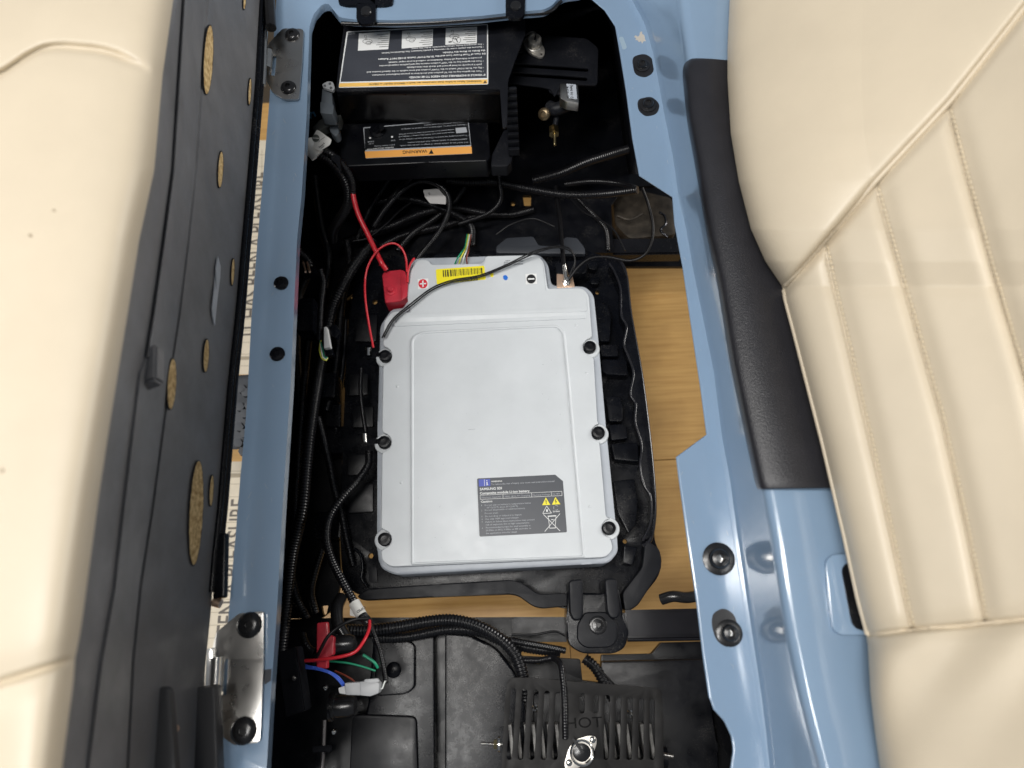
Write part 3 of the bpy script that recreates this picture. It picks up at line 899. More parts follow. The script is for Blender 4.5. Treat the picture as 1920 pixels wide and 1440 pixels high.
right = [(1110, 630, 3)] + [(x, y, .1) for x, y in notch(1108, 650, 1)] + [(1113, 671, 3), (1120, 790, 3)] + [(x, y, .1) for x, y in notch(1124, 811, 1)] + [(1124, 832, 3), (1136, 968, 3)] + [(x, y, .1) for x, y in notch(1144, 990, 1, 18)] + [(1145, 1012, 5), (1150, 1030, 12), (1136, 1045, 10)]
left = [(732, 1063, 12), (716, 1052, 10), (714, 1034, 4)] + [(x, y, .1) for x, y in reversed(notch(719, 1011, -1))] + [(714, 990, 3), (716, 850, 3)] + [(x, y, .1) for x, y in reversed(notch(719, 829, -1))] + [(716, 808, 3), (718, 688, 3)] + [(x, y, .1) for x, y in reversed(notch(720, 667, -1))] + [(718, 646, 3)]
lid = rnd(o_main[:-1] + right + left, 5, 4)
plate('case_lid', lid, BT, .03, BATT, bat, bevel=.005, seg=5)
base = [(712, 610), (734, 578), (760, 576), (757, 535), (764, 500), (778, 483), (1012, 476), (1028, 494), (1034, 534), (1098, 536), (1114, 552), (1122, 640), (1136, 800), (1156, 1000), (1160, 1034), (1142, 1056), (1100, 1058), (740, 1078), (714, 1066), (707, 1040), (708, 800)]
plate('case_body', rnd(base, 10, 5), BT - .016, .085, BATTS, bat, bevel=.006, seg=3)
# raised head section and raised centre panel with soft edges
head = [(742, 596, 6), (770, 591, 3), (767, 540, 2), (772, 505, 4), (782, 492, 7), (800, 492, 4), (807, 501, 4), (906, 499, 4), (914, 484, 5), (1006, 482, 10), (1017, 494, 6), (1023, 546, 4), (1090, 545, 7), (1099, 556, 7), (1101, 584, 5)]
plate('head_panel', rnd(head, 4, 4), BT + .0045, .0055, BATT, bat, bevel=.0042, seg=4)
rows = []
for k in range(30):
    t = k / 29
    ax_, ay_ = 742 + t * 358, 596 - t * 14
    e = .35 if k in (0, 29) else 1
    rows.append([P(ax_ + .2 * dy_ * (1 - t), ay_ + dy_, BT + .0045 * e * h_ + .0001) for dy_, h_ in ((-9, .8), (-6, 1.03), (-3, 1.04), (0, .96), (4, .72), (8, .40), (12, .14), (16, .02), (19, 0))])
loft('step', rows, BATT, bat)
plate('ridge', rnd([(738, 605), (1098, 590), (1100, 597), (738, 612)], 3, 3), BT + .002, .003, BATT, bat, bevel=.0018, seg=3)
panel = [(768, 632, 12), (790, 620, 12), (1045, 608, 12), (1060, 620, 12), (1068, 700), (1082, 860), (1098, 1046, 3), (770, 1060, 3)]
pin = [(776, 636, 10), (792, 626, 10), (1043, 614, 10), (1053, 624, 10), (1061, 700), (1075, 860), (1091, 1041, 3), (776, 1054, 3)]
def ring(name, a, b, z, h, mt, parent):
    """raised rounded band between two matching outlines"""
    A, B = rnd(a, 4, 5), rnd(b, 4, 5)
    rows = []
    for k in range(7):
        t = k / 6
        zz = z + h * math.sin(math.pi * t)
        rows.append([P(p[0] + (q[0] - p[0]) * t, p[1] + (q[1] - p[1]) * t, zz) for p, q in zip(A, B)])
    return loft(name, rows, mt, parent, closed=True)
ring('panel_bead', panel, pin, BT - .0003, .0024, BATT, bat)
for x, y in ((722, 667), (720, 829), (721, 1011), (1106, 650), (1122, 811), (1142, 990)):
    lathe('bolt', [(.0001, -.02), (.0118, -.02), (.0122, -.004), (.0118, .002), (.0105, .0036), (.0068, .0042), (.0064, .0026), (.0001, .0022)], BLACK, P(x, y, BT), parent=bat, n=24)
    lathe('bolt_seat', [(.0001, -.022), (.0205, -.022), (.0205, -.012), (.019, -.010), (.0001, -.010)], BATT, P(x, y, BT), parent=bat, n=24)
# raised dots and small scuffs
for x, y in ((745, 725), (1100, 700), (1080, 610), (1106, 950), (752, 905)):
    lathe('dimple', [(.0001, 0), (.003, 0), (.0022, .0006), (.0001, .0008)], BATT, P(x, y, BT - .0001), parent=bat, n=12)
SC_ = mat('grey_scuff', (.33, .35, .38), .6)
random.seed(5)
vs, fs = [], []
for k in range(46):
    x = random.uniform(775, 1065); y = random.uniform(630, 1040); s = random.uniform(.4, 1.1)
    a = random.uniform(0, 3.14)
    l = s * random.choice((1, 1, 1, 2.5)); dx_, dy_ = math.cos(a) * l, math.sin(a) * l
    i0 = len(vs)
    z = BT + .0004
    vs += [P(x - dx_, y - dy_, z), P(x + dy_ * .4 / l * s, y - dx_ * .4 / l * s, z), P(x + dx_, y + dy_, z), P(x - dy_ * .4 / l * s, y + dx_ * .4 / l * s, z)]
    fs.append((i0, i0 + 3, i0 + 2, i0 + 1))
o = mesh('dirt_specks', vs, fs, SC_, bat, smooth=False); o['kind'] = 'stuff'
lines('scratch', [((878, 805.5), (891, 804.5), .7)], BT + .0002, SC_, bat)
HZ = BT + .0049
# yellow barcode sticker
ys_ = flat('barcode_sticker', rnd([(817, 505), (908, 498), (911, 524), (819, 533)], 2, 3), HZ, YEL, bat, .0003)
segs = []; random.seed(11); t = 0.0
while t < 1:
    wd = random.choice((.6, .9, 1.4, 2.0))
    a = lerp((831, 506.5), (903, 502), t); b2 = lerp((832, 519.5), (904, 513), t)
    segs.append((a, b2, wd)); t += (wd + random.choice((.8, 1.2, 2.0))) / 73.
lines('barcode', segs, HZ, INK, ys_)
text('E05700H', (895, 519), (858, 523), 7, HZ, INK, ys_, bold=.015)
# plus and minus marks
st = flat('plus_sticker', [(783, 523), (803, 522), (803.5, 541), (783.5, 542)], HZ, WHITE, bat, .0003)
flat('disc', circ(793, 532, 8.6, 24), HZ + .0004, REDR, st, .0002)
lines('plus_mark', [((787, 532.3), (799, 531.7), 2.6), ((792.8, 526), (793.2, 538), 2.6)], HZ + .0004, WHITE, st)
st = flat('minus_sticker', [(985, 514), (1006, 513), (1007, 532), (986, 533)], HZ, WHITE, bat, .0003)
flat('disc', circ(996, 523, 8.6, 24), HZ + .0004, INK, st, .0002)
lines('minus_mark', [((990, 523.2), (1002, 522.6), 3)], HZ + .0004, WHITE, st)
flat('ink_dot', rnd([(943, 517), (948, 515), (953, 520), (950, 526), (944, 524)], 3), HZ, mat('blue_ink', (.02, .16, .62), .4), bat, .0002)
flat('ink_dot', rnd([(918, 512), (926, 512), (925, 519), (920, 520)], 2), HZ, YEL, bat, .0002)
lines('printed_code', [((945 + i * 3, 489 + j * 3 - i * .1), (947 + i * 3, 489 + j * 3 - i * .1), 2) for i in range(4) for j in range(4) if (i * 7 + j * 3) % 4] +
      [((960, 490.5), (981, 489), 2.2), ((964, 495.5), (981, 494.5), 2)], HZ, mat('faint_print', (.22, .23, .25), .6), bat)
# warning label on the lid
LZ = BT + .0006
lb = flat('warning_label', [(896, 897), (1041, 890), (1055.5, 902), (1063, 996.5), (1061.5, 998), (901, 1006), (899, 1004.5), (894.6, 898.5)], LZ, BLABEL, bat, .0004)
flat('blue_box', [(897.5, 899), (919, 898), (919.6, 911), (898, 912.2)], LZ + .0003, BLUP, lb, .0002)
lines('lettering', [((908, 899), (908.6, 911), .7), ((913, 903.5), (913.5, 909.5), 1.8), ((912.8, 900.6), (912.9, 902), 1.8), ((911.5, 909.3), (915.5, 909), .8)], LZ + .0003, WHITE, lb)
ms = 1.
for s, x0, y0, x1, h, mt_, bd in (
        ('WARNING', 921, 904.2, 941.5, 2.6, WHITE, .02),
        ('To reduce the risk of injury, user must read instruction manual', 921, 909.6, 1039.5, 3.0, GREYT, .01),
        ('SAMSUNG SDI', 899.8, 919.4, 941, 4.4, WHITE, .02),
        ('Composite module Li-ion battery', 900, 927, 993, 4.2, WHITE, .02),
        ('Minimum Capacity', 903, 934.3, 939, 3.0, GREYT, .0),
        ('94Ah @56.7V Charging', 946, 932.4, 994, 3.0, GREYT, .0),
        ('Nominal Voltage', 999, 929.8, 1031, 3.0, GREYT, .0),
        ('50.98V', 1036, 928, 1050, 3.0, GREYT, .0),
        ('Caution', 901.3, 942.6, 923, 4.0, WHITE, .02),
        ('1', 902.5, 949, 903.5, 2.8, GREYT, .01), ('Do not expose battery to temperature below', 909, 948.7, 995.5, 2.9, GREYT, .01),
        ('-30°C(-22°F), above 60°C(140°F).', 912, 953.3, 972, 2.9, GREYT, .01),
        ('2', 902.6, 958.6, 904, 2.8, GREYT, .01), ('Do not disassemble or mistreat battery.', 909, 958, 985, 2.9, GREYT, .01),
        ('Do not crush.', 909, 964, 934.5, 2.9, GREYT, .01),
        ('3', 903, 969.8, 904.4, 2.8, GREYT, .01), ('Do not drop or subject it to impact.', 910, 969.6, 978.5, 2.9, GREYT, .01),
        ('4', 903.2, 975, 904.8, 2.8, GREYT, .01), ('Use only OEM approved charger.', 910, 974.8, 973.5, 2.9, GREYT, .01),
        ('5', 903.5, 980, 905, 2.8, GREYT, .01), ('Failure to follow these instructions may present', 910.5, 980.2, 1002.5, 2.9, GREYT, .01),
        ('risk of explosion, fire or high temperatures.', 911, 985.4, 993.5, 2.9, GREYT, .01),
        ('6', 903.8, 991.6, 905.4, 2.8, GREYT, .01), ('Recommended torque for stud assembly is', 911, 990.8, 994.5, 2.9, GREYT, .01),
        ('24.5Nm on M12, 9.0Nm on M8 and refer to', 911, 996, 996, 2.9, GREYT, .01),
        ('the application note for detail.', 911, 1001.4, 970, 2.9, GREYT, .01),
        ('Li-ion', 1037, 960.3, 1049.5, 3.0, WHITE, .02)):
    text(s, (x0, y0), (x1, y0 - (x1 - x0) * .052), h, LZ, mt_, lb, bold=bd)
lines('table_rule', [((900.3, 928.6), (1053.4, 921.2), .6), ((900.5, 936.4), (1053.8, 929.2), .6), ((900.3, 928.4), (900.5, 936.4), .6), ((1053.4, 921), (1053.8, 929.2), .6), ((943, 926.5), (943.3, 934.4), .6), ((996.7, 924), (997, 931.8), .6), ((1033.6, 922.2), (1034, 930), .6)], LZ, WHITE, lb)
flat('caution_triangle', [(1016.5, 947.2), (1031.8, 946.6), (1023.5, 932.6)], LZ + .0003, YEL, lb, .0002)
flat('caution_triangle', [(1035, 946.2), (1050.6, 945.4), (1041.5, 931.8)], LZ + .0003, YEL, lb, .0002)
lines('symbol', [((1023.6, 937), (1024.1, 942.6), 1.5), ((1024.2, 943.6), (1024.4, 945), 1.5), ((1042.6, 935.5), (1041, 939.8), 1.1), ((1041, 939.8), (1043.4, 939.6), 1.1), ((1043.4, 939.6), (1041.9, 944), 1.1)], LZ + .0003, INK, lb)
lines('symbol', [((1017.6, 962.8), (1034, 962), .9), ((1034, 962), (1025, 948.6), .9), ((1025, 948.6), (1017.6, 962.8), .9), ((1025.4, 955), (1025.8, 959.6), 3),
                 ((1019, 964.5), (1050, 995.5), 1), ((1050, 963), (1021.5, 996.5), 1), ((1027, 968), (1043, 967), 1.8), ((1028, 969), (1030.6, 990), .9), ((1042.5, 968.5), (1041, 989.6), .9), ((1030.6, 990.4), (1042, 989.8), 1.2), ((1033.5, 974.5), (1038, 974), 1.2)], LZ + .0003, WHITE, lb)
lines('symbol', [(circ(1042.5, 952, 4.6, 10)[i], circ(1042.5, 952, 4.6, 10)[(i + 1) % 10], .9) for i in range(10) if i % 3], LZ + .0003, GREYT, lb)
# negative terminal
plate('terminal_plate', rnd([(1044, 513), (1073, 516), (1078, 538), (1044, 540)], 2), -.315, .004, COPPER, bat, bevel=.0008)
lathe('terminal_stud', [(.0001, 0), (.009, 0), (.009, .005), (.0062, .006), (.0062, .010), (.0072, .0102), (.0072, .015), (.0042, .016), (.0042, .022), (.0001, .0225)], CHROME, P(1062, 530, -.314), axis=(0, -.1, 1), parent=bat, n=6, sharp=30)
tube('cable_lug', [(1058, 497, -.295), (1060, 510, -.298), (1062, 524, -.300)], .0048, CHROME, bat, seg=10)
plate('connector_block', rnd([(1040, 492), (1098, 486), (1100, 512), (1044, 514)], 4), -.335, .03, BLACKS, bat, bevel=.002)

# positive terminal cover
tc_ = thing('terminal_cover', 'red plastic cover over the positive battery terminal', 'terminal cover', P(738, 540, -.32))
plate('cover', rnd([(716, 514, 4), (722, 508, 3), (752, 505, 4), (760, 508, 5), (763, 540), (760, 560), (750, 565, 3), (722, 568, 3)], 3, 3), -.296, .04, REDP, tc_, bevel=.003, seg=3)
plate('cover_skirt', rnd([(750, 506), (758, 508), (765, 530), (763, 556), (752, 564)], 5, 3), -.2935, .04, REDP, tc_, bevel=.002)
lathe('boss', [(.0001, 0), (.0115, 0), (.011, .003), (.0068, .0035), (.0064, .009), (.0052, .0105), (.0001, .0105)], REDP, P(733, 545, -.297), parent=tc_, n=24)
tube('tether', [(711, 497, -.29), (720, 499, -.285), (725, 506, -.292)], .0012, REDP, tc_)

# ================================================================== WIRES AND CONDUITS
CG = 'corrugated black conduits in the bay'


def loom(pts, r, label, group=CG, pitch=.0052):
    return tag(tube('conduit', pts, r, LOOM, None, seg=12, ribs=True, pitch=pitch), label, 'conduit', group)


def wire(pts, r, mt, label, name='wire', cat='wire', group=None):
    return tag(tube(name, pts, r, mt, None, seg=8), label, cat, group)


wire([(655, 330, -.20), (661, 360, -.21), (671, 400, -.23), (690, 440, -.25), (706, 474, -.27), (716, 494, -.275), (724, 506, -.285)], .0052, REDW, 'thick red cable running down to the red terminal cover', 'power_cable', 'cable')
wire([(700, 652, -.29), (692, 610, -.285), (685, 560, -.275), (685, 520, -.27), (694, 490, -.262), (712, 466, -.258), (735, 456, -.258), (752, 464, -.262), (761, 484, -.27), (763, 510, -.285)], .0022, REDW, 'thin red wire looping over left of the red terminal cover')
wire([(777, 484, -.285), (770, 494, -.285), (765, 510, -.288), (764, 530, -.29)], .0024, REDW, 'short thin red wire between terminal cover and battery corner')
for k in (0, 1):
    off = k * 4
    wire([(716 + off, 634 - off * .3, -.285), (735 + off, 600, -.283), (766 + off, 573 + off * .3, -.281), (810, 540 + off, -.284), (850, 525 + off * .8, -.285), (900, 516 + off * .8, -.284), (950, 496 + off * .8, -.28), (1000, 472 + off, -.272), (1040, 462 + off * .6, -.27), (1068, 466 + off, -.275), (1078, 488, -.285), (1074 - off, 512, -.295), (1066, 528, -.30)], .0016, WIREB,
         ('upper' if k == 0 else 'lower') + ' of two thin black wires draped across the grey battery head')
wire([(1066, 524, -.295), (1085, 500, -.285), (1108, 484, -.28), (1140, 482, -.28), (1180, 489, -.28), (1208, 478, -.27), (1222, 452, -.26), (1224, 420, -.25), (1216, 385, -.24), (1204, 352, -.22)], .0032, WIREB, 'black wire curving right from the negative terminal to the rail notch')
wire([(1042, 350, -.33), (1048, 400, -.32), (1052, 440, -.31), (1055, 475, -.30), (1058, 505, -.297)], .0045, WIREB, 'thick black cable coming down to the negative terminal', 'power_cable', 'cable')
for dx_, mt_, nm in ((0, GRNW, 'green'), (4, YELW, 'yellow'), (8, WHTW, 'white'), (12, BRNW, 'brown')):
    wire([(852 + dx_ * 2.0, 497, -.315), (858 + dx_ * 1.4, 484, -.30), (866 + dx_, 472, -.30), (872 + dx_ * .6, 462, -.33), (876 + dx_ * .6, 440, -.36)], .0016, mt_, nm + ' thin wire entering the battery head beside the barcode sticker')
t = tag(box3('header_connector', P(858, 487, -.33), (.048, -.002, 0), (0, .007, 0), (0, 0, .012), BLACKS, None, bevel=.002), 'black connector in the notch of the battery head', 'connector')

loom([(596, 286, -.13), (618, 300, -.15), (640, 325, -.18), (653, 355, -.21), (652, 385, -.24), (637, 410, -.27), (625, 432, -.30), (624, 450, -.33)], .0105, 'thick conduit coming out of the white wrapped tag, upper left')
loom([(604, 278, -.12), (630, 296, -.14), (652, 322, -.17), (661, 350, -.20), (658, 380, -.23), (644, 402, -.26)], .0075, 'second conduit beside the thick one under the white wrapped tag')
loom([(684, 470, -.33), (662, 500, -.33), (640, 540, -.33), (622, 580, -.34), (610, 640, -.35), (598, 700, -.34), (588, 760, -.32), (580, 820, -.31), (574, 880, -.32), (566, 960, -.34), (548, 1040, -.37), (538, 1130, -.40), (524, 1250, -.42)], .0115, 'long thick conduit running down the left side of the bay', pitch=.0056)
loom([(650, 450, -.36), (655, 500, -.38), (642, 560, -.38), (636, 620, -.38), (630, 680, -.38), (622, 730, -.38), (612, 770, -.38)], .0082, 'conduit behind the white plug left of the battery')
loom([(600, 505, -.24), (606, 530, -.25), (602, 570, -.26), (600, 610, -.27), (599, 638, -.28)], .0062, 'short upright conduit ending at the yellow and white wires', pitch=.0045)
loom([(700, 450, -.37), (680, 478, -.37), (650, 520, -.37), (628, 570, -.37), (616, 620, -.38)], .0095, 'conduit rising from the left side toward the red cable')
loom([(596, 782, -.34), (606, 820, -.35), (618, 870, -.36), (628, 920, -.365), (640, 960, -.37), (650, 1010, -.385), (662, 1060, -.40)], .0075, 'conduit slanting down behind the long left conduit')
loom([(692, 846, -.33), (690, 872, -.33), (670, 902, -.325), (640, 935, -.32), (618, 970, -.32), (612, 1010, -.315), (622, 1050, -.31), (642, 1090, -.30), (660, 1122, -.295), (676, 1152, -.29)], .0078, 'conduit bending down from the battery side to the lower white tag')
loom([(678, 690, -.33), (676, 730, -.335), (680, 770, -.335), (686, 812, -.33)], .0045, 'thin upright conduit between the two metal clips left of the battery', pitch=.004)
loom([(700, 425, -.33), (724, 390, -.32), (756, 356, -.31), (786, 340, -.30), (816, 344, -.30), (838, 362, -.30), (842, 392, -.31), (826, 430, -.33), (796, 468, -.34), (780, 488, -.34)], .0060, 'conduit arching around the small grey tag', pitch=.0046)
loom([(838, 338, -.33), (880, 342, -.33), (930, 342, -.33), (990, 354, -.32), (1060, 365, -.31), (1130, 364, -.29), (1195, 356, -.25)], .0085, 'conduit crossing the middle of the upper bay to the rail notch')
loom([(1000, 338, -.36), (1050, 325, -.34), (1100, 304, -.30), (1150, 288, -.26), (1192, 276, -.22)], .0100, 'conduit rising right to the rear rail under the stud')
loom([(640, 455, -.38), (680, 440, -.385), (730, 425, -.385), (790, 400, -.385), (850, 390, -.39), (910, 400, -.39)], .0085, 'lowest conduit lying on the shelf in the upper bay')
loom([(700, 380, -.38), (760, 372, -.38), (830, 392, -.38), (880, 420, -.39), (885, 460, -.39)], .0085, 'dim conduit curving on the shelf above the battery head')
loom([(930, 300, -.30), (936, 340, -.32), (938, 375, -.34), (915, 400, -.36), (860, 420, -.38)], .0055, 'thin conduit dropping from the vented cover', pitch=.0045)
loom([(790, 300, -.22), (786, 318, -.24), (770, 332, -.28), (744, 360, -.33), (716, 400, -.36)], .0070, 'short conduit leaving the small decal box')
loom([(1080, 370, -.37), (1110, 400, -.37), (1135, 430, -.37), (1140, 470, -.37)], .0050, 'thin conduit curving down at the right end of the shelf', pitch=.0045)
loom([(560, 470, -.30), (580, 500, -.33), (560, 560, -.38), (556, 640, -.40), (560, 760, -.42), (554, 900, -.43)], .0095, 'dim conduit lying against the left wall')
loom([(556, 900, -.40), (552, 980, -.40), (545, 1060, -.40), (556, 1120, -.40), (575, 1160, -.39)], .0080, 'dim conduit low in the left corner')
loom([(590, 330, -.34), (596, 380, -.36), (604, 430, -.37), (616, 480, -.38), (610, 540, -.40)], .0080, 'dim conduit hanging beside the left wall under the wrapped tag')
loom([(1000, 392, -.41), (960, 402, -.41), (900, 404, -.41), (830, 424, -.41), (760, 440, -.41), (712, 462, -.40)], .0078, 'conduit sweeping across the shelf below the wood coloured slots')
loom([(742, 312, -.34), (724, 344, -.35), (700, 380, -.36), (680, 420, -.365), (668, 452, -.37)], .0062, 'thin conduit falling behind the thick red cable', pitch=.0046)
loom([(870, 352, -.40), (850, 380, -.40), (812, 412, -.40), (776, 436, -.40), (744, 470, -.39)], .0072, 'conduit slanting down left above the barcode sticker')
loom([(1190, 352, -.30), (1160, 344, -.33), (1110, 340, -.36), (1060, 345, -.38)], .0060, 'thin conduit just above the long one at the rail notch', pitch=.0046)
loom([(648, 600, -.41), (646, 650, -.41), (640, 710, -.41), (632, 770, -.41), (630, 840, -.42)], .0065, 'dim conduit lying along the left edge of the tray', pitch=.0048)
loom([(578, 640, -.37), (572, 700, -.38), (566, 770, -.39), (560, 850, -.40), (556, 930, -.41)], .0085, 'conduit lying under the long left conduit')
loom([(604, 1030, -.41), (592, 1070, -.41), (584, 1110, -.41), (592, 1150, -.40)], .0070, 'short conduit above the red lower cover')
wire([(662, 452, -.30), (690, 446, -.30), (724, 420, -.30), (748, 396, -.31), (770, 380, -.33)], .0022, WIREB, 'thin black wire crossing behind the thick red cable')
wire([(930, 440, -.34), (960, 420, -.33), (1000, 410, -.33), (1040, 425, -.33)], .0020, WIREB, 'thin black wire arching over the shelf left of the thick black cable')
wire([(1070, 372, -.30), (1092, 396, -.29), (1120, 410, -.28), (1150, 430, -.27), (1172, 470, -.27)], .0020, WIREB, 'thin black wire dangling above the right tray corner')
# bottom group
loom([(640, 1182, -.36), (690, 1182, -.36), (745, 1176, -.355), (800, 1166, -.35), (850, 1163, -.345), (900, 1176, -.34), (945, 1204, -.335), (970, 1236, -.33), (982, 1280, -.32), (985, 1310, -.33)], .0110, 'thickest conduit arching over the lower housing', pitch=.0060)
loom([(700, 1196, -.39), (760, 1194, -.385), (840, 1180, -.38), (900, 1184, -.375), (938, 1200, -.37), (990, 1214, -.365), (1050, 1222, -.37)], .0100, 'conduit behind the thickest arching one')
loom([(958, 1200, -.34), (985, 1206, -.34), (1020, 1212, -.345), (1060, 1220, -.35)], .0060, 'short conduit running right toward the clamp bracket', pitch=.0045)
loom([(980, 1238, -.33), (1010, 1238, -.325), (1036, 1234, -.32), (1050, 1244, -.29), (1055, 1270, -.275), (1058, 1310, -.268), (1059, 1350, -.268), (1060, 1385, -.275)], .0052, 'thin glossy conduit bending over the slotted heat plate', pitch=.0045)
loom([(694, 1172, -.30), (704, 1196, -.30), (714, 1226, -.29), (720, 1256, -.28), (723, 1280, -.27)], .0042, 'thin conduit dropping to the grey two part plug', pitch=.004)
loom([(1096, 1234, -.40), (1116, 1252, -.40), (1134, 1282, -.40), (1150, 1310, -.40)], .0100, 'conduit cutting across the small wood coloured gap', pitch=.006)
loom([(568, 1190, -.30), (572, 1204, -.29), (582, 1218, -.285), (590, 1222, -.28)], .0060, 'short glossy conduit end beside the red lower cover')
# wires at the bottom
wire([(572, 1239, -.245), (600, 1237, -.24), (640, 1231, -.235), (666, 1222, -.235), (682, 1202, -.24), (692, 1180, -.255), (693, 1164, -.27)], .0028, REDW, 'red wire looping from the dark relay box to the lower white tag')
wire([(588, 1246, -.25), (600, 1220, -.235), (616, 1192, -.23), (640, 1172, -.235), (664, 1162, -.25), (688, 1160, -.27)], .0028, WIREB, 'black wire looping above the red wire at lower left')
for k in range(3):
    wire([(573, 1247 + k * 3, -.25), (596, 1252 + k * 2, -.25), (620, 1260 + k * 2, -.25), (636, 1270 + k * 4, -.255), (646, 1283 + k * 5, -.262)], .0011, BLUW, ('uppermost', 'middle', 'lowest')[k] + ' of three thin blue wires going into the grey plug')
wire([(681, 1228, -.30), (694, 1236, -.30), (703, 1243, -.30), (708, 1252, -.305)], .0025, GRNW, 'short bright green wire end beside the thin conduit')
wire([(618, 1240, -.33), (650, 1243, -.33), (680, 1250, -.33), (704, 1258, -.33)], .0018, GRNW, 'long dim green wire behind the red cover')
for k, (mt_, nm) in enumerate(((BRNW, 'brown'), (WHTW, 'white'))):
    wire([(722, 1276 + k, -.268), (722 - k * 3, 1284, -.264), (716, 1290 + k * 2, -.263), (708, 1294, -.263)] if k else [(628, 1258, -.29), (646, 1266, -.28), (660, 1274, -.275), (668, 1282, -.27)], .0014, mt_, nm + ' thin wire at the grey two part plug')
wire([(960, 1190, -.33), (1000, 1190, -.33), (1040, 1184, -.33), (1060, 1192, -.34)], .002, WIREB, 'thin black wire crossing toward the clamp bracket')
wire([(1100, 1238, -.36), (1130, 1262, -.35), (1152, 1284, -.34)], .0018, WIREB, 'thin black wire above the right of the heat plate')
# yellow, white and green loop at the white plug
for k, (mt_, nm) in enumerate(((YELW, 'yellow'), (WHTW, 'white'), (GRNW, 'green'))):
    wire([(600 - k * 1.5 + 2, 636, -.28), (599 + k * 3, 655, -.275), (603 + k * 3, 671, -.275), (611 + k, 676 - k * 3, -.278), (616, 668 - k * 4, -.285)], .0014, mt_, nm + ' thin wire looping under the small white plug')
t = thing('plug', 'small white plug left of the battery corner', 'plug', P(612, 635, -.27))
plate('shell', rnd([(607, 613), (613, 612), (620, 651), (607, 653)], 2), -.262, .012, WHITE, t, bevel=.0012)
plate('latch', rnd([(616, 612), (630, 607), (638, 622), (630, 634), (620, 628)], 3), -.275, .012, BLACKS, t, bevel=.0015)
t = tag(plate('plug_socket', rnd([(607, 654), (622, 652), (625, 664), (612, 668)], 2), -.272, .014, BLACKS, None, bevel=.0015), 'black socket below the small white plug', 'socket')
# grey two part connector
t = thing('plug', 'light grey two part plug lying among wires at lower left', 'plug', P(680, 1290, -.27))
plate('plug_body', rnd([(646, 1281), (676, 1279), (678, 1304), (648, 1303)], 2), -.252, .018, GREYP, t, bevel=.002)
plate('plug_head', rnd([(674, 1278), (704, 1276), (712, 1282), (710, 1300), (694, 1306), (675, 1304)], 3), -.248, .022, GREYP, t, bevel=.002)
plate('latch', rnd([(683, 1274), (708, 1272), (712, 1278), (700, 1281), (683, 1280)], 2), -.243, .006, GREYP, t, bevel=.001)
plate('clip_end', rnd([(634, 1290), (646, 1286), (648, 1302), (636, 1300)], 2), -.258, .010, WHITE, t, bevel=.001)
# grey connector and blue clip at upper left
t = thing('plug', 'dark grey plug with three holes at the upper left corner of the bay', 'plug', P(612, 180, -.1))
plate('seal', rnd([(603, 158), (614, 152), (624, 153), (628, 164), (625, 170), (606, 164)], 3, 3), -.075, .006, GREYP, t, bevel=.001, holes=[circ(618.5, 156.5, 2.6, 10), circ(609, 160.5, 2.4, 10), circ(620.5, 164.5, 2.6, 10)])
plate('shell', rnd([(604, 166), (622, 170), (624, 196), (602, 194)], 2), -.085, .02, DGREYP, t, bevel=.002)
plate('shell', rnd([(600, 190), (626, 196), (624, 214), (600, 212)], 3), -.078, .03, DGREYP, t, bevel=.002)
t = tag(plate('connector', rnd([(586, 238), (600, 224), (640, 214), (636, 230), (612, 236), (600, 244), (588, 244)], 3), -.12, .02, mat('olive_plastic', (.045, .048, .045), .5), None, bevel=.002), 'dull olive grey plug cap above the wrapped tag', 'plug')
t = tag(plate('connector', rnd([(618, 233), (633, 230), (636, 250), (628, 256), (618, 246)], 4), -.125, .02, DGREYP, None, bevel=.002), 'small slate grey plug cap right of the wrapped tag', 'plug')
t = tag(tube('clip', [(583, 222, -.13), (582, 213, -.12), (588, 211, -.12), (591, 218, -.12)], .0022, BLUC, None), 'small blue plastic clip beside the left wall', 'clip')
t = tag(plate('connector', rnd([(621, 291), (637, 291), (638, 312), (640, 324), (630, 306), (620, 298)], 2), -.13, .012, GREYB, None, bevel=.0015), 'small grey tab right of the wrapped conduit', 'tab')

# tags
def tag_strip(name, rows_px, label, mt=PAPER):
    o = loft(name, [[P(*p) for p in r] for r in rows_px], mt, None, thick=.0006)
    return tag(o, label, 'tag')


t = thing('cable_tag', 'white printed paper tag wrapped round the upper left conduit', 'tag', P(595, 270, -.12))
plate('paper_flag', rnd([(594, 243, 2), (600, 246), (622, 262, 3), (619, 271, 3), (600, 283), (584, 276), (576, 262), (586, 257)], 1.5, 3), -.105, .0008, PAPER, t)
A, B = P(575, 268, -.112), P(596, 292, -.125)
tube3('paper_wrap', [A, (A + B) / 2 + Vector((0, 0, .001)), B], .0145, PAPER, t, seg=20)
flat('printed_seal', circ(592, 259, 7, 18), -.1042, mat('grey_ink', (.10, .11, .10), .6), t, .0002)
lines('lettering', [((586, 258.6), (598, 259.4), 1.6)], -.104, PAPER, t)
text('E 1178', (607, 267.5), (597, 275.5), 3.2, -.1044, INK, t, bold=.02)
lines('lettering', [((609, 257), (597, 265), .6), ((600, 264), (597.5, 266.8), .6), ((606, 271), (600, 276), .9), ((608, 273), (602, 278), .9), ((583, 264), (577, 268), .8)], -.1044, INK, t)
t = thing('cable_tag', 'small white tag wrapped round the lower conduit above the red wire', 'tag', P(672, 1143, -.29))
A, B = P(664, 1130, -.294), P(678, 1154, -.289)
tube3('paper_wrap', [A, (A + B) / 2, B], .0098, PAPER, t, seg=20)
plate('paper_flag', rnd([(656, 1140), (666, 1142), (672, 1158), (656, 1154)], 2), -.292, .0006, PAPER, t)
text('ELRR', (688, 1149), (674, 1159), 4.5, -.277, INK, t, bold=.02)
text('OPID', (684, 1136), (668, 1146), 4.5, -.277, INK, t, bold=.02)
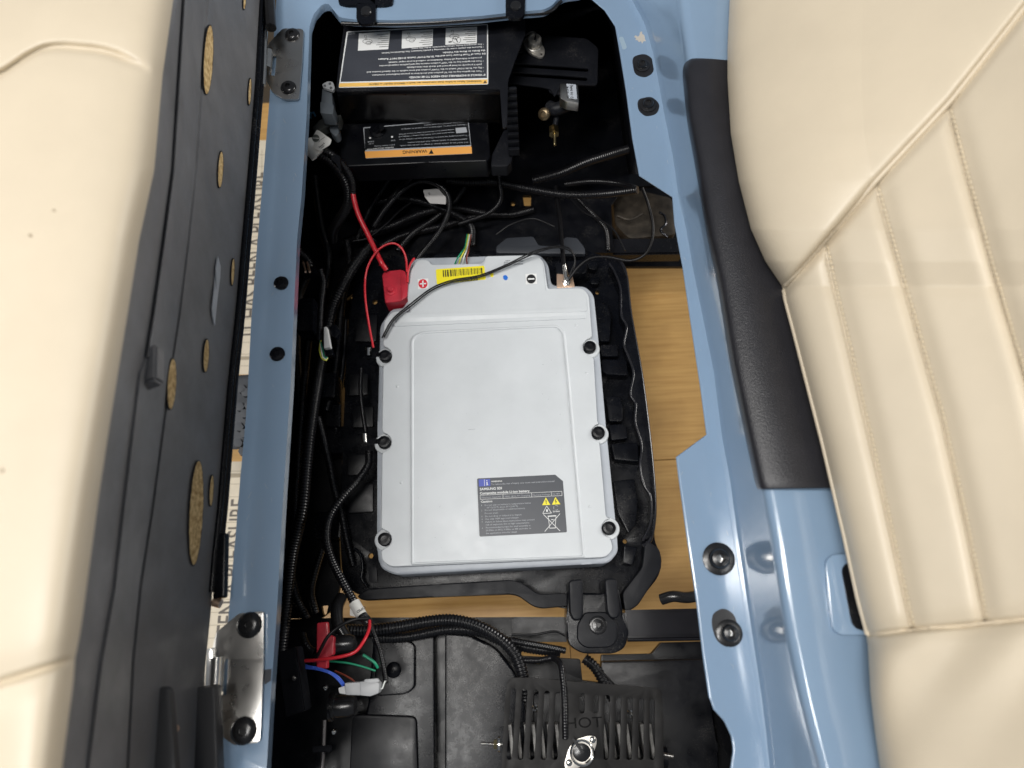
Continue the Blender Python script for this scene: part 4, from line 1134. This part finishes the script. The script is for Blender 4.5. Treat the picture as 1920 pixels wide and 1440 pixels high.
t = tag(tube('cable_seal', [(678, 1154, -.288), (686, 1162, -.286), (690, 1168, -.286)], .0085, RUBB, None, seg=14), 'black rubber seal where wires leave the lower white tag', 'seal')
t = thing('cable_tag', 'small plain paper tag greyed for shade, hanging under the arched conduit', 'tag', P(815, 370, -.32))
plate('paper_flag', rnd([(793, 356, 3), (822, 354, 3), (836, 370), (836, 383, 2), (806, 381), (797, 370)], 2, 3), -.31, .0008, mat('shaded_paper', (.52, .51, .50), .6), t)  # darker copy of the tag paper, shade put into its colour
lines('lettering', [((803, 362), (806, 362), 1.4), ((804, 365), (807, 364), 1)], -.3095, INK, t)
t = tag(tube('conduit_clip', [(690, 650, -.29), (690, 664, -.30)], .006, CHROME, None), 'upper metal lug beside the upper left battery bolt', 'lug', 'metal lugs left of the battery')
t = tag(tube('conduit_clip', [(683, 814, -.31), (684, 830, -.31)], .0055, CHROME, None), 'lower metal lug beside the middle left battery bolt', 'lug', 'metal lugs left of the battery')
for y, lb_ in ((667, 'upper black strap between metal lug and upper left battery bolt'), (829, 'lower black strap between metal lug and middle left battery bolt')):
    tag(box3('cable_strap', P(702, y, -.315), (.016, 0, 0), (0, .007, 0), (0, 0, .005), BLACKS, None, bevel=.002), lb_, 'strap')
for i, x in enumerate((568, 576)):
    tag(tube('terminal_pin', [(x, 492, -.27), (x + 3, 502, -.26), (x + 5, 510, -.25)], .0022, COPPER, None), ('left' if i == 0 else 'right') + ' brass pin of the pair near the left wall', 'pin')
tag(box3('pin_holder', P(580, 512, -.27), (.014, .004, 0), (-.002, .008, 0), (0, 0, .008), BLACKS, None), 'black pin holder near the left wall above the upright conduit', 'connector')

# ================================================================== COVER WITH WARNING DECAL
cv = thing('decal_cover', 'black plastic cover with large warning decal below the top rim', 'cover', P(800, 110, -.08))
CZ = -.055
plate('top_panel', rnd([(645, 44), (740, 46), (860, 40), (984, 28), (985, 62), (968, 108), (953, 150), (951, 238), (942, 240), (937, 166), (800, 168), (629, 171), (636, 110)], 4, 3), CZ, .004, GREYB, cv, bevel=.0015)
BXZ = -.175
bx = thing('switch_box', 'black box with small orange topped warning decal below the decal cover', 'box', P(790, 260, BXZ))
rows = []
for k in range(8):
    t = k / 7
    z = CZ - .004 + (BXZ - CZ + .004) * t
    yy = 168 + (228 - 168) * t
    rows.append([P(x, yy + (2 if x < 700 else 0), z) for x in (632 + 8 * t, 700, 800, 900, 938 - 2 * t)])
loft('front_face', rows, BLACK, cv, thick=.003)
plate('box_top', rnd([(636, 232), (800, 226), (914, 222), (920, 292), (914, 302), (800, 305), (648, 312), (638, 300)], 4, 3), BXZ, .05, BLACK, bx, bevel=.004, seg=3)
plate('side_flap', rnd([(944, 244), (952, 242), (962, 268), (960, 302), (952, 312), (920, 312), (922, 290)], 4), BXZ - .01, .03, GREYB, cv, bevel=.003)
rows = []
for k in range(9):
    t = k / 8
    rows.append([P(940 + 2 * t, 168 + 74 * t, CZ - .01 - .05 * t), P(951, 165 + 78 * t, CZ - .02 - .04 * t)])
for k in range(9):
    y = 172 + k * 14
    z = CZ - .02 - .012 * k
    box3('vent_fin', P(958 + k * .7, y, z), (.011, 0, 0), (0, .003, 0), (0, 0, .010), GREYB, cv, bevel=.001, seg=1)
# big decal
dz = CZ + .0005
dA = flat('warning_decal', rnd([(650, 59), (915, 45), (915.5, 158), (635, 164.5)], 2, 2), dz, WHITE, cv, .0004)
flat('decal_field', [(652.5, 61), (913, 47), (913, 146), (638.5, 153.5)], dz + .0003, DEC, dA, .0002)
flat('orange_band', [(637, 156), (914, 148.8), (914, 156.8), (635.6, 163)], dz + .0003, AMB, dA, .0002)
DZ = dz + .0004
L_ = [('WARNING: Failure to follow these instructions can result in SERIOUS INJURY or DEATH', (903, 150.2), (692, 156.2), 4.2, mat('brown_ink', (.10, .055, .03), .5), .015),
      ('IF VEHICLE IS INOPERABLE AND NEEDS TO BE MOVED:', (910, 138.5), (767, 143.5), 4.2, WHITE, .03),
      ("• Turn the ignition key to the 'N' position and chock tires to prevent inadvertent movement.", (907, 131.8), (697, 139.8), 3.6, WHITE, .02),
      ("• Flip the 'RUN-TOW' switch to the 'TOW' position and move vehicle to the desired location and", (907, 125.4), (688, 134.2), 3.6, WHITE, .02),
      ('park it properly on level ground and chock tires immediately.', (903, 119.6), (762, 125.4), 3.6, WHITE, .02),
      ("• Turn the ignition key to the 'OFF' position remove key and perform required service", (907, 112.8), (711, 122.4), 3.6, WHITE, .02),
      ('procedures following all Safety Guidelines as outlined in your repair manual.', (903, 107), (728, 116), 3.6, WHITE, .02),
      ("IN Case of Total Power Loss and the 'RUN-TOW' Switch DOES NOT Release", (910, 99), (709, 110), 4.0, WHITE, .03),
      ('the Brake to Move the Vehicle:', (910, 93), (830, 97.5), 4.0, WHITE, .03),
      ('• Remove this plastic cover by removing 3 plastic fasteners. See illustrations below.', (907, 86.5), (715, 98.5), 3.6, WHITE, .02),
      ('• See emergency brake release instruction under this panel.', (907, 81.5), (771, 90), 3.4, WHITE, .02)]
for s, a, b_, h, mt_, bd in L_:
    text(s, a, b_, h, DZ, mt_, dA, bold=bd)
flat('caution_triangle', [(906, 156), (913, 155.6), (909.4, 150.2)][::-1], DZ + .0002, MATS['brown_ink'], dA, .0001)
for q in ([(673, 62.5), (731.5, 59), (728, 92), (671, 95)], [(754, 58), (812, 55), (811, 86), (753, 91)], [(836, 53), (894.5, 50), (894, 81), (835, 84)]):
    bxp = flat('picture_box', q, DZ + .0001, WHITE, dA, .0002)
    x0, y0 = q[0]; s = []
    for j, wl in enumerate((22, 16, 20, 14, 21, 24, 18)):
        yy = y0 + 4 + j * 3.8; s.append(((x0 + 56, yy - 2.6), (x0 + 56 - wl, yy - 1.4), 1.0))
    s += [((x0 + 10, y0 + 4), (x0 + 13, y0 + 12), .6), ((x0 + 14, y0 + 4), (x0 + 15, y0 + 12), .6), ((x0 + 10, y0 + 4), (x0 + 14, y0 + 4), .6)]
    e = circ(x0 + 16, y0 + 15, 9, 14, .45); s += [(e[i], e[(i + 1) % 14], .6) for i in range(14)]
    e = circ(x0 + 18, y0 + 18, 5, 12, .6); s += [(e[i], e[(i + 1) % 12], .6) for i in range(12)]
    if x0 > 800:
        e = circ(x0 + 20, y0 + 22, 8, 12, .8); s += [(e[i], e[(i + 1) % 12], .7) for i in range(12)]
        s += [((x0 + 18, y0 + 18), (x0 + 22, y0 + 26), 1.6), ((x0 + 5, y0 + 26), (x0 + 11, y0 + 25), 2.6)]
    lines('printed_drawing', s, DZ + .0002, INK, bxp)
lines('lettering', [((651 + 1, 64), (666, 63.2), 1.2)], DZ, GREYT, dA)
# small decal
dz = BXZ + .0005
dB = flat('warning_decal', rnd([(681, 239), (878, 223), (885, 288), (686, 297)], 1.5, 2), dz, GREYT, bx, .0004)
flat('decal_field', [(683, 240.5), (876.6, 224.6), (882.4, 271.8), (684.6, 281.2)], dz + .0003, DECB, dB, .0002)
flat('orange_band', [(683.6, 284), (884, 274.2), (885, 287.6), (685.8, 296.4)], dz + .0003, ORG, dB, .0002)
text('WARNING', (801, 280.2), (755, 282.6), 7.2, dz + .0004, INK, dB, bold=.01)
flat('caution_triangle', [(804, 288.8), (813, 288.2), (808.4, 279.6)], dz + .0006, INK, dB, .0001)
for s, a, b_, h, mt_ in (('• DO NOT use at vehicle speeds. Damage to vehicle may result.', (880, 265.5), (750, 272.5), 2.6, GREYT), ('SERIOUS INJURY or vehicle damage. Turn off before service.', (876, 259.5), (764, 266.5), 2.6, GREYT),
                         ('• To prevent injury set switch to TOW and remove battery wires.', (879, 252.5), (748, 261), 2.6, GREYT), ('Vehicle switch must be in TOW before towing or charging and', (852, 247), (748, 256), 2.4, GREYT),
                         ('opening battery doors, disconnect all cables to remove any load.', (852, 242), (748, 251.5), 2.4, GREYT), ('• Always turn key to OFF before tow switch is changed.', (876, 232.6), (752, 241.5), 2.4, GREYT), ('WARNING: electrical component hazard.', (872, 228), (795, 234), 2.2, GREYT),
                         ('TOWING: Always Select TOW', (738, 275), (688, 279), 2.8, WHITE), ('Before Vehicle Towing', (740, 270.5), (702, 273.5), 2.4, GREYT), ('TOW', (741, 261.5), (733, 262.5), 2.8, GREYT), ('DRIVE', (701, 264), (689, 265), 2.8, GREYT), ('RUN', (700, 268), (692, 269), 2.4, GREYT)):
    text(s, a, b_, h, dz + .0004, mt_, dB, bold=.015)
flat('picture_box', [(854, 240), (874, 238.4), (876, 248), (855.4, 250)], dz + .0006, GREYT, dB, .0001)
flat('picture_dot', circ(694, 258.6, 2.2, 8, .7), dz + .0006, WHITE, dB, .0001)
flat('picture_dot', circ(735, 256.6, 2.2, 8, .7), dz + .0006, WHITE, dB, .0001)
tube('toggle_lever', [(706, 248, BXZ + .004), (712, 243, BXZ + .010), (716, 238, BXZ + .022)], .005, BLACK, bx)
lathe('toggle_base', [(.0001, 0), (.017, 0), (.016, .003), (.008, .004), (.007, .007), (.0001, .007)], BLACK, P(708, 246, BXZ + .0006), parent=bx)

# ================================================================== UPPER RIGHT HEAT PLATE
hp = thing('heat_plate', 'black slotted metal bracket with round steel sensor at upper right of bay', 'bracket', P(1050, 130, -.12))
HPZ = -.13
slots = []
for (xa, ya, xb, yb, wd) in ((964, 121.5, 1100, 131, 7), (964, 138.5, 1098, 148, 7), (952, 106, 978, 100, 6), (946, 88, 978, 86, 6)):
    dxx, dyy = xb - xa, yb - ya; L = math.hypot(dxx, dyy); ux, uy = dxx / L, dyy / L
    pts = []
    for k in range(7):
        a = math.pi / 2 + math.pi * k / 6
        pts.append((xa + wd / 2 * (ux * math.cos(a) - uy * math.sin(a)), ya + wd / 2 * (uy * math.cos(a) + ux * math.sin(a))))
    for k in range(7):
        a = -math.pi / 2 + math.pi * k / 6
        pts.append((xb + wd / 2 * (ux * math.cos(a) - uy * math.sin(a)), yb + wd / 2 * (uy * math.cos(a) + ux * math.sin(a))))
    slots.append(pts)
plate('bracket_plate', rnd([(938, 60), (1100, 72), (1122, 90), (1120, 160), (1052, 158), (1046, 172), (1040, 182), (1032, 166), (1010, 162), (938, 154)], 6, 3), HPZ, .003, GREYB, hp, bevel=.0008, holes=slots)
# round sensor with two eared flange
SZ = HPZ + .004
plate('sensor_flange', rnd([(980, 76, 6), (990, 68, 8), (1010, 74, 10), (1022, 92, 8), (1020, 105, 5), (1012, 108, 5), (994, 100, 10), (984, 90, 8)], 6, 4), SZ + .002, .004, SENS, hp, bevel=.0006, holes=[circ(1015, 101, 2.2, 10)])
lathe('sensor_can', [(.0001, 0), (.0165, 0), (.0165, .003), (.0145, .004), (.0145, .016), (.0125, .019), (.0095, .019), (.009, .016), (.0001, .0155)], SENS, P(1001, 84, SZ + .002), axis=(.05, -.2, 1), parent=hp, n=28)
wire([(984, 66, -.08), (994, 60, -.075), (1004, 62, -.085), (1003, 74, -.10)], .002, WIREB, 'short black wire arching to the round steel sensor')
sn = thing('solenoid', 'silver capped part with printed code hanging under the slotted bracket', 'relay', P(1065, 180, -.16))
plate('metal_cap', rnd([(1050, 155), (1084, 158), (1086, 194), (1062, 190), (1050, 184)], 3, 3), HPZ + .010, .022, STEEL, sn, bevel=.003)
fl_ = flat('printed_patch', [(1062, 157), (1080, 158.5), (1082, 186), (1066, 184)], HPZ + .0105, mat('silver_print', (.48, .52, .58), .35), sn, .0003)
text('12-16 NAJ', (1075, 186), (1073, 160), 5, HPZ + .0108, INK, fl_, bold=.01)
text('C 234', (1067, 184), (1066, 162), 4, HPZ + .0108, INK, fl_, bold=.01)
tube('barrel', [(1030, 200, -.17), (1042, 205, -.165), (1066, 196, -.16)], .013, GREYB, sn, seg=18)
lathe('knob', [(.0001, 0), (.012, 0), (.012, .008), (.009, .011), (.006, .0115), (.005, .008), (.0001, .008)], mat('bronze', (.20, .15, .09), .35, metal=.8), P(1022, 214, -.17), axis=(-.4, -.6, .7), parent=sn)
tube('arm', [(1060, 186, -.165), (1046, 212, -.18), (1040, 240, -.19)], .006, GREYB, sn, seg=12)
plate('strap', rnd([(1024, 150), (1052, 156), (1054, 178), (1030, 172)], 4), HPZ - .004, .004, GREYB, sn, bevel=.001)
tube('stud', [(1040, 236, -.19), (1040, 256, -.185), (1040, 272, -.18)], .0035, mat('yellow_zinc', (.42, .34, .18), .28, metal=1), sn, ribs=True, pitch=.002)
tube('nut', [(1038, 240, -.186), (1039, 252, -.184)], .0105, MATS['yellow_zinc'], sn, seg=6)
tag(tube('stud', [(818, 327, -.30), (830, 329, -.295), (842, 330, -.29)], .003, MATS['yellow_zinc'], None), 'small brass stud below the small decal box', 'stud')
lines_o = None

# ================================================================== LOWER HOUSING
lh = thing('motor_housing', 'dark grey moulded housing with upright rib at the bottom of the bay', 'housing', P(840, 1320, -.42))
LZ2 = -.405
plate('left_panel', rnd([(700, 1198), (814, 1192), (816, 1540), (640, 1540), (690, 1320)], 8, 4), LZ2, .03, BLACKS, lh, bevel=.004, seg=3)
plate('right_panel', rnd([(834, 1186), (880, 1190, 20), (930, 1214, 20), (966, 1260, 20), (984, 1320, 20), (992, 1540), (834, 1540)], 8, 6), LZ2 + .006, .03, BLACKS, lh, bevel=.005, seg=3)
plate('boss', rnd([(700, 1200), (752, 1198), (778, 1206, 12), (778, 1290, 12), (762, 1302), (704, 1306)], 10, 4), LZ2 + .012, .02, BLACKS, lh, bevel=.004, seg=3)
lathe('stud_boss', [(.0001, 0), (.014, 0), (.012, .004), (.006, .006), (.0001, .006)], BLACKS, P(738, 1256, LZ2 + .012), parent=lh)
plate('lower_panel', rnd([(660, 1340), (780, 1344), (786, 1540), (650, 1540)], 12, 4), LZ2 + .010, .02, BLACK, lh, bevel=.003)
plate('right_cover', rnd([(1128, 1240, 4), (1320, 1236), (1346, 1400), (1352, 1540), (1000, 1540), (1000, 1300), (1124, 1290)], 10, 4), -.40, .02, BLACK, tub, bevel=.004)
# relay box, covers and boots at lower left
rb = thing('relay', 'dark tilted relay box at lower left of the bay', 'relay', P(550, 1270, -.26))
ax = (P(590, 1330, -.23) - P(572, 1208, -.23)) / 2; ay = (P(560, 1340, -.23) - P(590, 1330, -.23)) / 2
box3('relay_body', P(552, 1276, -.26), ax, -ay * 1.25, (0, 0, .02), GREYB, rb, bevel=.002)
lathe('screw', [(.0001, 0), (.004, 0), (.0035, .002), (.0001, .0025)], CHROME, P(552, 1272, -.239), parent=rb, n=12)
rc = thing('terminal_cover', 'flat red plastic cover strip at lower left of the bay', 'terminal cover', P(605, 1210, -.3))
plate('cover', rnd([(594, 1168, 3), (613, 1166, 3), (615, 1190), (626, 1194, 3), (625, 1228, 3), (614, 1232), (613, 1254, 3), (593, 1252, 3)], 3, 3), -.275, .012, REDP, rc, bevel=.002, seg=3)
for y, x0, x1, r, lb_ in ((1208, 626, 668, .015, 'upper glossy black terminal boot at lower left'), (1325, 624, 670, .0175, 'lower glossy black terminal boot at lower left')):
    t = thing('terminal_boot', lb_, 'boot', P(x0, y, -.3), 'black terminal boots')
    a, b_ = P(x0, y, -.30), P(x1, y - 2, -.30)
    lathe('boot', [(.0001, 0), (r * 1.12, 0), (r * 1.12, .004), (r, .006), (r, (b_ - a).length * .7), (r * .8, (b_ - a).length * .92), (r * .4, (b_ - a).length), (.0001, (b_ - a).length * 1.01)], RUBB, a, axis=(b_ - a), parent=t, n=24)
    lathe('collar', [(.0001, -.004), (r * 1.3, -.004), (r * 1.3, 0), (.0001, 0)], STEELB, a, axis=(b_ - a), parent=t, n=24)
tag(tube('battery_cable', [(640, 1120, -.36), (632, 1140, -.34), (634, 1170, -.33), (648, 1196, -.33)], .011, RUBB, None, seg=14), 'thick dull black cable behind the lower white tag', 'cable')
for i, (x, y) in enumerate(((612, 1290), (628, 1372))):
    tag(lathe('stud', [(.0001, 0), (.005, 0), (.005, .006), (.0035, .007), (.0001, .012)], CHROME, P(x, y, -.33), axis=(-.2, .2, 1), n=6), ('upper' if i == 0 else 'lower') + ' small steel stud left of the lower terminal boots', 'stud')
tag(tube('control_rod', [(608, 1350, -.37), (606, 1400, -.37), (602, 1480, -.37)], .004, mat('dull_steel', (.16, .15, .15), .4, metal=.8), None), 'dull steel rod running to the lower edge left of the housing', 'rod')
tag(box3('rod_clamp', P(604, 1404, -.365), (.016, 0, 0), (0, .005, 0), (0, 0, .005), GREYB, None), 'small dark clamp on the dull steel rod', 'clamp')

# HOT plate
hot = thing('heat_shield', 'dark slotted heat shield embossed HOT at bottom of the bay', 'heat shield', P(1090, 1380, -.28))
HZ2 = -.275


def vslot(x, y0, y1, wd=10, lean=-.10):
    pts = []
    for k in range(7):
        a = math.pi + math.pi * k / 6
        pts.append((x + wd / 2 * math.cos(a), y0 + wd / 2 + wd / 2 * math.sin(a)))
    xb = x + lean * (y1 - y0)
    for k in range(7):
        a = math.pi * k / 6
        pts.append((xb + wd / 2 * math.cos(a), y1 - wd / 2 + wd / 2 * math.sin(a)))
    return pts


sl = [vslot(963, 1290, 1425, lean=-.06), vslot(984, 1292, 1425, lean=-.06), vslot(1005, 1293, 1425, lean=-.06), vslot(1026, 1295, 1425, lean=-.05), vslot(1047, 1297, 1425, lean=-.05),
      vslot(1092, 1300, 1338, lean=-.02), vslot(1118, 1303, 1338, lean=-.02), vslot(1139, 1303, 1425, lean=-.02), vslot(1160, 1305, 1425, lean=-.02), vslot(1182, 1307, 1425, lean=-.02), vslot(1203, 1309, 1425, lean=-.01), vslot(1223, 1311, 1425, lean=0)]
plate('shield_plate', rnd([(946, 1318, 20), (952, 1270, 24), (990, 1271, 6), (1218, 1289, 6), (1240, 1292, 20), (1243, 1330, 10), (1246, 1540), (936, 1540)], 8, 6), HZ2, .003, mat('warm_black_steel', (.006, .0055, .0055), .5, spec=.2, metal=.0, var=.2, vscale=20, rvar=.08), hot, bevel=.0008, holes=sl)
text('HOT', (1062, 1366), (1130, 1363), 18, HZ2, mat('embossed_black', (.003, .003, .003), .25, spec=.1), hot, bold=.0, lift=.0006)
zf = HZ2 + .006
plate('switch_flange', rnd([(1082, 1386, 6), (1104, 1379, 6), (1118, 1381, 8), (1119, 1394, 8), (1110, 1420, 12), (1086, 1440, 10), (1062, 1446, 8), (1058, 1434, 8), (1066, 1402, 10)], 8, 5), zf, .003, SENS, hot, bevel=.0008, holes=[circ(1091, 1411, 17, 24)])
lathe('switch_ring', [(.0158, -.002), (.0195, -.002), (.0195, .0035), (.0180, .0048), (.0160, .0040), (.0158, -.002)], CHROME, P(1091, 1411, zf), parent=hot, n=32)
lathe('switch_cap', [(.0001, -.01), (.0155, -.01), (.0155, -.001), (.012, .0006), (.0001, .001)], RUBB, P(1091, 1411, zf), parent=hot, n=28)
for x, y in ((1111, 1387), (1067, 1430)):
    lathe('screw', [(.0001, 0), (.0052, 0), (.0050, .0022), (.003, .0036), (.0001, .0036)], CHROME, P(x, y, zf), parent=hot, n=14)
plate('lead_wire', [(1072, 1385), (1076, 1384), (1096, 1410), (1090, 1413)], zf + .008, .003, RUBB, hot)
# ribbed resistor below the shield and studs
rs = thing('resistor', 'ribbed ceramic resistor bar seen through the heat shield slots', 'resistor', P(1080, 1400, -.31))
for k in range(19):
    if k in (8, 9, 10): continue
    x = 962 + k * 14.6
    box3('fin', P(x, 1418, -.325), (.0032, 0, 0), (.003, -.05, 0), (0, 0, .012), mat('pale_fin', (.20, .195, .185), .35, metal=.3, var=.5, vscale=40), rs, bevel=.001, seg=1)
tube('core', [(945, 1412, -.345), (1090, 1416, -.345), (1250, 1420, -.345)], .016, GREYB, rs, seg=14)
for i, (x0, y0, x1, y1, lb_) in enumerate(((902, 1394, 944, 1396, 'steel stud with nut at the left of the heat shield'), (1232, 1412, 1262, 1418, 'short steel stud at the right of the heat shield'))):
    t = thing('stud', lb_, 'stud', P(x0, y0, -.30))
    tube('threaded_rod', [(x0, y0, -.295), ((x0 + x1) / 2, (y0 + y1) / 2, -.295), (x1, y1, -.295)], .003, STEEL, t, ribs=True, pitch=.002)
    if i == 0:
        A, B = P(926, 1395, -.295), P(932, 1395, -.295)
        tube3('nut', [A, (A + B) / 2, B], .0075, MATS['yellow_zinc'], t, seg=6)
        A, B = P(934, 1395, -.295), P(938, 1395, -.295)
        tube3('washer', [A, (A + B) / 2, B], .0115, CHROME, t, seg=18)
for i, (x, y) in enumerate(((1004, 1328), (1182, 1338))):
    tag(lathe('screw', [(.0001, 0), (.006, 0), (.0055, .004), (.003, .006), (.0001, .006)], CHROME, P(x, y, -.30), axis=(-.3, .3, 1), n=8), ('left' if i == 0 else 'right') + ' bright screw seen through a heat shield slot', 'screw')
tag(tube('stud', [(1000, 1240, -.34), (1012, 1242, -.34)], .0035, MATS['yellow_zinc'], None), 'small brass fitting beside the arching conduits', 'stud')
for r in ROOTS:
    if '_l' in r:
        del r['_l']
